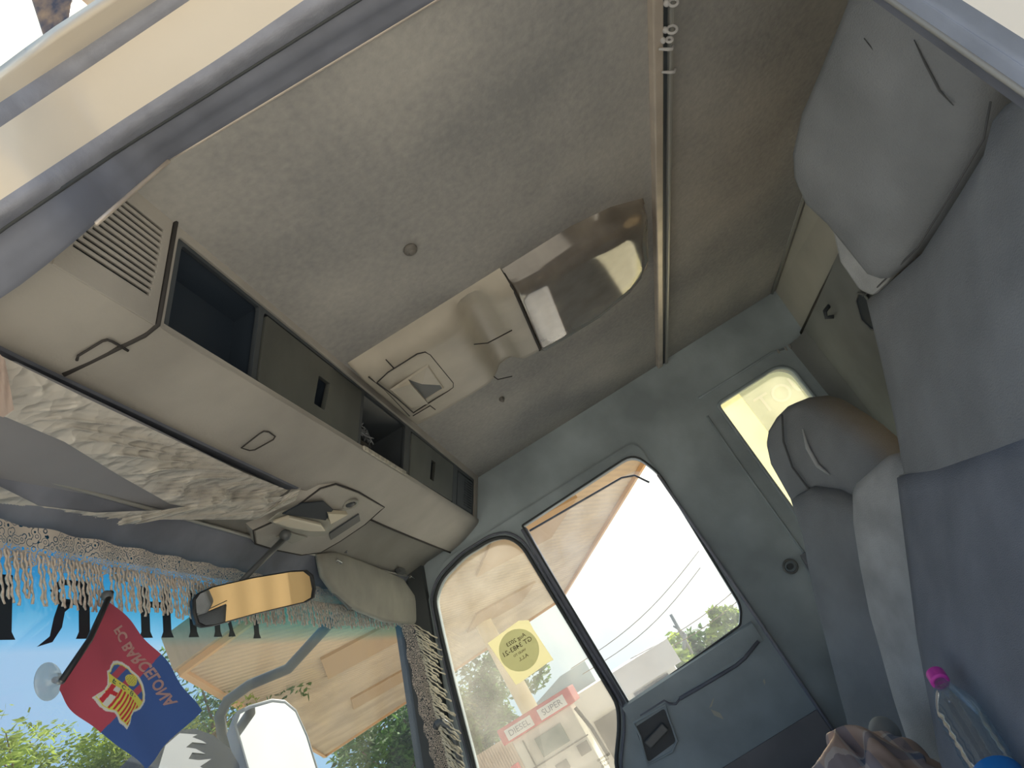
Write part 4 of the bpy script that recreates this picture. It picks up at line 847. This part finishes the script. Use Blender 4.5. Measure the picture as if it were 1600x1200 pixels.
hO2 = V(2.28, -.60, .27); h2 = [PP(x, y, hO2, N2) for x, y in hp]; c3 = sum(h2, V(0, 0, 0)) / len(h2)
b_ = MB(); b_.loft([rg(h2, c3, .8, -.12, N2), rg(h2, c3, .97, -.09, N2), rg(h2, c3, 1, -.03, N2), rg(h2, c3, .97, .0, N2), rg(h2, c3, .86, .016, N2), rg(h2, c3, .4, .024, N2)]); b_.build('headrest', K['seat'], ps, smooth=True)
b_ = MB(); b_.tube([PP(x, y, hO2 + N2 * .03, N2) for x, y in ((1222, 648), (1224, 690), (1238, 730), (1262, 762), (1290, 780))], .003); b_.build('seam', K['seam'], ps, smooth=True)
b_ = MB(); b_.tube([PP(x, y, hO2 + N2 * .03, N2) for x, y in ((1254, 670), (1262, 700), (1278, 728), (1296, 742))], [.002, .006, .006, .002]); b_.build('seam', K['seat_lt'], ps, smooth=True)
b_ = MB(); b_.tube([PP(x, y, hO2 + V(0, -.02, 0), N2) for x, y in ((1304, 652), (1330, 676), (1348, 700), (1359, 720))], .003); b_.build('edge_piping', K['rail2'], ps, smooth=True)
b_ = MB(); b_.box(2.06, 2.52, -.55, .02, -.66, -.52); b_.build('cushion', K['seat'], ps, bevel=.05, seg=4)
b_ = MB(); b_.box(2.12, 2.46, -.5, -.05, -1.08, -.64); b_.build('seat_base', K['plastic_dk'], ps, bevel=.02)
# middle seat
ms = thing('middle_seat', (1.8, -.4, -1.0), 'low worn grey middle seat back squeezed between driver and passenger seats', 'seat')
mO3 = V(1.80, -.53, .0); bk3 = [(1330, 765), (1336, 752), (1352, 738), (1378, 714), (1398, 708), (1430, 720), (1480, 760), (1540, 900), (1580, 1100), (1600, 1300), (1450, 1290), (1425, 1185), (1400, 1110), (1378, 1030), (1358, 960), (1342, 880), (1331, 810)]
w3 = [PP(x, y, mO3, N2) for x, y in bk3]; c4 = sum(w3, V(0, 0, 0)) / len(w3)
b_ = MB(); b_.loft([rg(w3, c4, .9, -.10, N2), rg(w3, c4, 1, -.07, N2), rg(w3, c4, 1, -.02, N2), rg(w3, c4, .975, .0, N2), rg(w3, c4, .88, .010, N2), rg(w3, c4, .4, .014, N2)]); b_.build('backrest', K['seat_lt'], ms, smooth=True)
b_ = MB(); b_.box(1.58, 1.98, -.55, .0, -.60, -.50); b_.build('cushion', K['seat_lt'], ms, bevel=.03, seg=3)
b_ = MB(); b_.box(1.62, 1.94, -.5, -.05, -1.08, -.58); b_.build('seat_base', K['plastic_dk'], ms, bevel=.02)

# plaid cloth heap
def blob(c, rx, ry, rz, amp, fr, seed, nu=70, nv=40):
    random.seed(seed); ph = [random.uniform(0, 6) for _ in range(9)]; R = []
    for i in range(nv + 1):
        th = math.pi * .5 * i / nv; ring = []
        for j in range(nu):
            a = 2 * math.pi * j / nu; k = 1 + amp * (abs(math.sin(fr * a + ph[0] + 3 * th)) + .6 * abs(math.sin(fr * 1.7 * a + ph[1] - 4 * th)) - .8) * math.sin(th)
            zc = 1 + .8 * amp * math.sin(a * 3 + th * 7 + ph[2])
            ring.append(V(c[0] + rx * k * math.sin(th) * math.cos(a) + .0001, c[1] + ry * k * math.sin(th) * math.sin(a), c[2] + rz * math.cos(th) * zc))
        R.append(ring)
    b_ = MB(); b_.loft(R); return b_
cc = P(1340, 1195, 0, 1.75)
b_ = blob((1.75, cc.y, -.50), .16, .12, -.50 + .50 + .145, .22, 4, 5)
b_.build('plaid_cloth', K['plaid'], smooth=True, label='crumpled orange and blue plaid cloth heaped on the middle seat', cat='cloth')
c = P(1383, 1146, 0, 1.86); b_ = MB(); b_.ell(c, (.035, 0, 0), (0, .03, 0), (0, 0, .035)); b_.tube([c, c + V(0, .0, -.12)], .018, 12)
b_.build('seat_knob', mat('worn_grey_knob', (.3, .32, .32), .5), smooth=True, label='rounded grey knob poking out behind the plaid cloth', cat='knob')

# water bottle leaning on the driver seat
def bt(px, py, off=.055): return PP(px, py, sO + N * off, N)
A0, A1 = bt(1461, 1052), bt(1560, 1215); ax = (A1 - A0).normalized()
bo = thing('water_bottle', A1, 'clear plastic water bottle with magenta cap lying on the driver seat', 'bottle')
e1 = ax.orthogonal().normalized(); e2 = ax.cross(e1)
def lathe(prof, m, name):
    b_ = MB(); b_.loft([[A0 + ax * s_ + (e1 * math.cos(a) + e2 * math.sin(a)) * r_ for a in [k * math.pi / 12 for k in range(24)]] for s_, r_ in prof]); return b_.build(name, m, bo, smooth=35)
lathe([(0, .012), (.002, .0135), (.020, .0135), (.022, .011)], K['pink'], 'cap')
lathe([(.022, .009), (.03, .0095), (.034, .013), (.05, .018), (.075, .027), (.095, .030), (.105, .027), (.115, .030), (.125, .027), (.135, .030), (.145, .027), (.155, .030), (.165, .027), (.175, .030), (.19, .027), (.207, .030)], K['pet'], 'bottle_body')
lathe([(.205, .0305), (.207, .031), (.26, .031), (.27, .028)], K['blue'], 'label_sleeve')
# tiny marks on rear wall near seat: dark oval opening
op = thing('rear_vent', PP(1350, 495, (2, -1.0, 0), (0, 1, 0)), 'dark oval vent opening in rear wall beside the driver seat shoulder', 'vent')
vv = [(1337, 470), (1341, 458), (1350, 460), (1362, 476), (1385, 512), (1400, 545), (1385, 520), (1362, 515), (1345, 500)]
b_ = MB(); b_.prism([PP(x, y, (2, -.999, 0), (0, 1, 0)) for x, y in vv], (0, .003, 0)); b_.build('opening', K['black'], op)
b_ = MB(); b_.tube([PP(x, y, (2, -.995, 0), (0, 1, 0)) for x, y in vv], .004, closed=True); b_.build('rim', K['rear'], op, smooth=True)
# hook on rear wall corner
c = PP(1298, 475, (2, -1.02, 0), (0, 1, 0)); b_ = MB(); b_.tube([c, c + V(0, .03, -.01), c + V(.0, .04, -.03), c + V(0, .02, -.04)], .007); b_.build('coat_hook', K['plastic_dk'], smooth=True, label='small black coat hook on rear wall beside the light panel', cat='hook')

# ================================================================== OUTSIDE
# roof edge post
pt = thing('roof_bracket', P(85, 60, 0, .9), 'weathered dark metal bracket on roof at the top left corner', 'bracket')
b_ = MB(); b_.loft([[P(x, y, 0, xx) for x, y in ((40, -30), (118, -30), (104, 60), (74, 76))] for xx in (.80, .86)]); b_.build('plate', mat('weathered_blue_brown_metal', (.16, .17, .24), .45, var=.5, vscale=40, col2=(.42, .30, .2)), pt, bevel=.005)
b_ = MB(); b_.tube([P(120, -20, 0, .82), P(166, 22, 0, .82)], .010, 10); b_.build('bar', mat('tan_metal_bar', (.75, .62, .48), .5), pt, smooth=True)
# wing mirror
wm = thing('wing_mirror', P(440, 1190, 0, 3.0), 'large exterior wing mirror on a bent tube arm beyond the windscreen', 'mirror')
wN = V(-.417, -.90, .15).normalized(); wO = P(435, 1150, 0, 3.0)
wo = [(366, 1130), (372, 1113), (390, 1104), (425, 1094), (445, 1096), (462, 1110), (480, 1150), (500, 1215), (510, 1260), (500, 1290), (430, 1290), (400, 1250), (380, 1180)]
ww = [PP(x, y, wO, wN) for x, y in wo]; wc = sum(ww, V(0, 0, 0)) / len(ww)
b_ = MB(); b_.loft([rg(ww, wc, .7, -.09, wN), rg(ww, wc, .97, -.07, wN), rg(ww, wc, 1.03, -.02, wN), rg(ww, wc, 1.03, .0, wN), rg(ww, wc, .99, .003, wN), rg(ww, wc, .95, 0, wN)]); b_.build('housing', mat('grey_mirror_shell', (.22, .23, .24), .4), wm, smooth=45)
b_ = MB(); b_.prism(rg(ww, wc, .95, .0015, wN), wN * -.001); b_.build('mirror_glass', K['mirror'], wm)
b_ = MB(); b_.tube([P(x, y, 0, 3.0) for x, y in ((560, 925), (505, 985), (450, 1045), (390, 1070), (355, 1095), (343, 1120), (348, 1150), (368, 1200), (400, 1260))], .021, 12); b_.build('arm', mat('grey_steel_arm', (.13, .13, .12), .6), wm, smooth=True)
# front mirror housing with its wavy reflection painted on as silver shapes
fmn = thing('front_mirror', P(310, 1190, 1, 1.15), 'rounded black mirror housing with painted silver reflection outside, below the flag', 'mirror')
fo = V(1.62, 1.15, .35); fN2 = V(.2, -.97, 0).normalized()
fpz = [(190, 1260), (205, 1215), (228, 1178), (248, 1152), (275, 1140), (305, 1137), (335, 1148), (360, 1168), (376, 1195), (384, 1260)]
fw = [PP(x, y, fo, fN2) for x, y in fpz]; fc = sum(fw, V(0, 0, 0)) / len(fw)
b_ = MB(); b_.loft([rg(fw, fc, .8, -.12, fN2), rg(fw, fc, 1, -.05, fN2), rg(fw, fc, 1, -.01, fN2), rg(fw, fc, .97, .0, fN2), rg(fw, fc, .9, .001, fN2)]); b_.build('housing', mat('black_gloss_shell', (.02, .025, .035), .8, spec=.05), fmn, smooth=30)
b_ = MB(); sil = mat('silver_reflection_paint', (.30, .31, .33), .6)
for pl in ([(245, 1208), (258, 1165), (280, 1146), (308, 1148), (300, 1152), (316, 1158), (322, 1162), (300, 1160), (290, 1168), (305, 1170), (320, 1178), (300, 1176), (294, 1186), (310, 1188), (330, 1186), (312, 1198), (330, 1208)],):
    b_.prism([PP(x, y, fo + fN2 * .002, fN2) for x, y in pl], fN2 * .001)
b_.build('painted_reflection', sil, fmn)

# petrol station canopy
cn = thing('station_canopy', (22, 5, gz(22)), 'huge tan slatted petrol station canopy outside above the pumps', 'canopy')
cz = 3.0
cp = [P(270, 1047, 2, cz), P(505, 1190, 2, cz), V(31.0, 2.7, cz), V(8.2, -3.75, cz)]
cp[1] = V(34.5, 15.6, cz)
b_ = MB(); b_.prism(cp, (0, 0, .5)); b_.build('deck', K['tan'], cn)
b_ = MB()
cm = sum(cp, V(0, 0, 0)) / 4
ins = [cm + (p - cm) * .985 for p in cp]
for a, c in zip(ins, ins[1:] + ins[:1]): b_.tube([a + V(0, 0, -.04), c + V(0, 0, -.04)], .07, 4)
b_.build('edge_gutter', mat('orange_tan_gutter', (.60, .36, .17), .6), cn)
lpm = mat('brown_sheet_patch', (.42, .28, .15), .7)
for t in (.3, .62):
    for s_ in (.3, .7):
        b_ = MB(); c = cp[0].lerp(cp[1], t).lerp(cp[3].lerp(cp[2], t), s_); b_.obox(c + V(0, 0, -.03), (1.2, .5, 0), (-.4, .9, 0), (0, 0, .03)); b_.build('light_panel', lpm, cn)
for (px, py, xx) in ((815, 1085, 24), ):
    c = P(px, py, 0, xx); b_ = MB(); b_.cyl((c.x, c.y, gz(c.x)), (c.x, c.y, cz), .27, 16); b_.build('column', mat('cream_column', (.78, .66, .45), .7), cn, smooth=40)
# fuel dispenser
fu = thing('fuel_pump', (14, 2.5, gz(14)), 'cream fuel dispenser with red header panels under the canopy', 'fuel pump')
c1, c2_ = P(798, 1166, 0, 14), P(899, 1108, 0, 14)
zt = (c1.z + c2_.z) / 2 + .10
b_ = MB(); b_.box(14, 14.6, c2_.y + .05, c1.y - .05, gz(14), zt - .02); b_.build('cabinet', mat('cream_cabinet', (.75, .70, .58), .6), fu, bevel=.02)
b_ = MB(); b_.box(13.9, 14.7, c2_.y - .08, c1.y + .08, zt - .02, zt + .25); b_.build('header', K['red'], fu, bevel=.02)
for txt, yy in (('DIESEL', c1.y - .30), ('SUPER', c2_.y + .32)):
    b_ = MB(); b_.box(13.885, 13.90, yy - .26, yy + .26, zt + .01, zt + .19); b_.build('name_plate', mat('white_plate', (.8, .78, .74), .5), fu)
    text_mesh('lettering', txt, lambda u, v, w_, yy=yy: V(13.882 - w_ * .1, yy - u, zt + .10 + v), mat('dark_print', (.12, .12, .15), .6), fu, size=.14, ext=.01)
ym = (c1.y + c2_.y) / 2
b_ = MB(); b_.box(13.97, 14.0, ym - .30, ym + .22, zt - .50, zt - .18); b_.build('display', mat('dull_green_display', (.24, .28, .24), .3), fu)
MB().box(13.97, 14.0, ym - .55, ym - .35, zt - .8, zt - .62).build('keypad', K['dark'], fu); MB().box(13.97, 14.0, ym - .1, ym + .12, zt - .85, zt - .7).build('card_slot', K['dark'], fu)
b_ = MB(); b_.tube([(13.93, c2_.y - .02, zt - .1), (13.9, c2_.y - .1, zt - .5), (13.9, c2_.y - .12, zt - 1.0)], .035); b_.build('hose', K['hous'], fu, smooth=True)
b_ = MB(); b_.box(13.98, 14.0, ym - .62, c1.y - .1, zt - .575, zt - .555); b_.box(13.98, 14.0, ym + .40, ym + .42, zt - 1.4, zt - .1); b_.build('panel_gap', K['dark'], fu)
fu2 = MB(); c = P(802, 1196, 0, 13); fu2.box(13, 13.2, c.y - .05, c.y + .05, gz(13), c.z); fu2.build('bollard', mat('pinkish_red_bollard', (.8, .12, .14), .5), label='small bright red bollard standing before the fuel pump', cat='bollard')
fe = thing('picket_fence', (30, 7, gz(30)), 'pale brown ribbed fence behind the pump and below the trees', 'fence')
fa, fb = P(748, 1185, 0, 26), P(835, 1130, 0, 26); b_ = MB()
for k in range(48): 
    yy = fa.y + 2 + (fb.y - fa.y - 2) * k / 47; zt2 = fa.z + (fb.z - fa.z) * k / 47; zt2 = (fa.z + fb.z) / 2 + .1; b_.box(26, 26.06, yy - .05, yy + .05, gz(26), zt2)
b_.build('pickets', mat('dusty_pink_fence', (.62, .47, .38), .8), fe)
# buildings
bd = thing('flat_roof_building', (30, 1, gz(30)), 'white flat-roofed shop building with dark shutters beyond the far window', 'building')
tR, tL = P(1030, 1002, 0, 30), P(900, 1062, 0, 30)
b_ = MB(); b_.box(30, 38, tR.y, tL.y + 1.0, gz(30) - 1, tR.z - .05); b_.build('walls', K['white'], bd)
b_ = MB(); b_.box(29.2, 30.0, tR.y - .3, tL.y + 1.0, tR.z - .95, tR.z - .05); b_.build('fascia', mat('pale_grey_fascia', (.72, .72, .70), .8), bd)
b_ = MB(); b_.box(29.9, 30.0, tR.y + .35, tR.y + 1.8, gz(30), tR.z - 1.05); b_.build('shutter', K['dark'], bd)
b_ = MB(); b_.box(29.9, 30.0, tR.y + 2.2, tL.y + .2, gz(30), tR.z - 1.15); b_.build('shutter', K['dark'], bd)
b2_ = MB(); c = P(880, 1080, 0, 36); b2_.prism([(36, c.y - 1.5, gz(36)), (36, c.y + 3.0, gz(36)), (36, c.y + 3.0, c.z - .3), (36, c.y - .2, c.z + .6), (36, c.y - 1.5, c.z + .6)], (5, 0, 0)); b2_.build('blue_gable_house', mat('blue_grey_wall', (.42, .50, .52), .8), label='low blue-grey house wall left of the white shop building', cat='building')
# cream sign wall seen through the quarter window
sg = thing('cream_hoarding', (12, -4, gz(12)), 'tall pale cream hoarding with faded lettering seen through rear quarter window', 'hoarding')
b_ = MB(); b_.box(14, 14.3, -9.5, -2.45, gz(14), 4.6); b_.build('board', mat('cream_board', (.90, .86, .66), .8, transl=.6), sg)
b_ = MB(); b_.box(13.97, 14.0, -9.5, -3.55, -2, 4.6); b_.build('pale_panel', mat('pale_green_panel', (.78, .82, .58), .8), sg)
fpt = mat('faded_white_paint', (.95, .93, .75), .8)
for txt, (yy, zz2) in (('TOUT', (-4.35, 2.35)), ('OUT', (-4.35, 1.85))):
    text_mesh('faded_lettering', txt, lambda u, v, w_, yy=yy, zz2=zz2: V(13.96 - w_ * .1, yy - u, zz2 + v), fpt, sg, size=.5, ext=.02)
# trees
def tree(px, py, xx, r_, name, label, m, n_leaf=2600, seed=1, squash=.9, leaf=.16, cat='tree', palm=False, group=None):
    random.seed(seed); c = P(px, py, 0, xx); t = thing(name, (c.x, c.y, gz(c.x)), label, cat, group)
    b_ = MB(); b_.tube([(c.x, c.y, gz(c.x)), (c.x + .1, c.y + .05, c.z - r_ * .3), (c.x, c.y, c.z)], [r_ * .09, r_ * .06, r_ * .03], 8)
    cl_ = [(c + Vector((random.gauss(0, .45), random.gauss(0, .45), random.gauss(0, .40 * squash))) * r_, random.uniform(.28, .5) * r_) for _ in range(16)]
    for q_, rr in cl_[:8]: b_.tube([(c.x, c.y, c.z - r_ * .5), q_], [r_ * .03, r_ * .01], 5)
    b_.build('trunk', K['bark'], t, smooth=True)
    b_ = MB()
    for k in range(n_leaf):
        q_, rr = random.choice(cl_); d_ = Vector((random.gauss(0, 1), random.gauss(0, 1), random.gauss(0, 1))).normalized(); p_ = q_ + d_ * rr * random.uniform(.55, 1.08)
        a_ = Vector((random.gauss(0, 1), random.gauss(0, 1), random.gauss(0, .6))).normalized() * leaf * random.uniform(.6, 1.3); e_ = a_.orthogonal().normalized() * leaf * .45
        b_.add([p_ - a_, p_ + e_, p_ + a_, p_ - e_], [(0, 1, 2, 3)])
    b_.build('foliage', m, t)
tree(738, 1122, 42, 3.1, 'leafy_tree', 'dense green tree behind the sticker, left of the cream column', K['grn'], 7000, 11, leaf=.22)
tree(705, 1160, 42, 2.5, 'leafy_tree', 'shorter dark tree at the lower left corner of the front side glass', K['grn'], 4000, 12, leaf=.22)
tree(610, 1180, 40, 3.6, 'leafy_tree', 'dark green tree seen through windscreen beside the far pillar lace', K['grn'], 6000, 13, leaf=.2)
tree(645, 1130, 40, 2.1, 'leafy_tree', 'small tree crown tucked directly beside the far windscreen pillar', K['grn'], 1400, 14, leaf=.18)
tree(170, 1215, 12, 1.1, 'leafy_tree', 'thin olive tree top behind the lower edge of the flag', K['grn2'], 3200, 15, leaf=.06)
tree(215, 1185, 12, .8, 'leafy_tree', 'olive tree crown just under the flag corner', K['grn2'], 2400, 16, leaf=.06)
tree(20, 1205, 10, .7, 'leafy_tree', 'bright green bush top at the bottom left corner', K['grn2'], 1400, 17, leaf=.08)
tree(90, 1222, 12, .9, 'leafy_tree', 'low olive tree top between corner bush and flag', K['grn2'], 1800, 18, leaf=.06)
tree(330, 1125, 16, 1.5, 'leafy_tree', 'sparse tree visible inside the bend of the wing mirror arm', K['grn'], 2200, 19, leaf=.09)
tree(1060, 1062, 34, 1.4, 'leafy_tree', 'yellow-green bush right of the white shop building', K['grn2'], 1600, 20, leaf=.22)
tree(1100, 1038, 40, 1.4, 'leafy_tree', 'green tree behind the leaning antenna pole', K['grn'], 1800, 21, leaf=.24)
tree(1150, 1012, 40, 1.3, 'leafy_tree', 'bright bush at the rear corner of the far window', K['grn2'], 1600, 22, leaf=.24)
tree(1185, 1002, 40, 1.2, 'leafy_tree', 'tree half hidden by the rear frame of the far window', K['grn'], 1200, 23, leaf=.24)
# pole with wires
pw = thing('utility_pole', (34, -1.6, gz(34)), 'crossed thin utility pole among bushes outside the far window', 'pole')
b_ = MB(); q0 = P(1048, 960, 0, 34); q1 = P(1082, 1022, 0, 34); q2 = P(1052, 978, 0, 34); b_.tube([q0, q1], .07, 8); b_.tube([q2, P(1070, 990, 0, 34)], .04, 6); b_.tube([P(1070, 990, 0, 34), P(1068, 1040, 0, 34)], .09, 8); b_.build('poles', mat('grey_pole', (.3, .3, .28), .8), pw, smooth=True)
for i, ((a, c), lb) in enumerate(zip((((930, 1010), (1055, 895)), ((945, 1022), (1060, 918)), ((1030, 995), (1180, 880)), ((1050, 1000), (1180, 900))), ('uppermost thin overhead wire crossing the bright sky', 'second overhead wire below the uppermost one', 'overhead wire rising right of the utility pole', 'lowest overhead wire right of the utility pole'))):
    b_ = MB(); A_, B_ = P(*a, 0, 30), P(*c, 0, 30); A_, B_ = A_ + (A_ - B_) * .3, B_ + (B_ - A_) * .3
    b_.tube([A_.lerp(B_, t) + V(0, 0, -.35 * math.sin(math.pi * t)) for t in [k / 12 for k in range(13)]], .014, 5); b_.build('overhead_wire', K['bark'], smooth=True, label=lb, cat='wire', group='overhead wires beyond the far window')
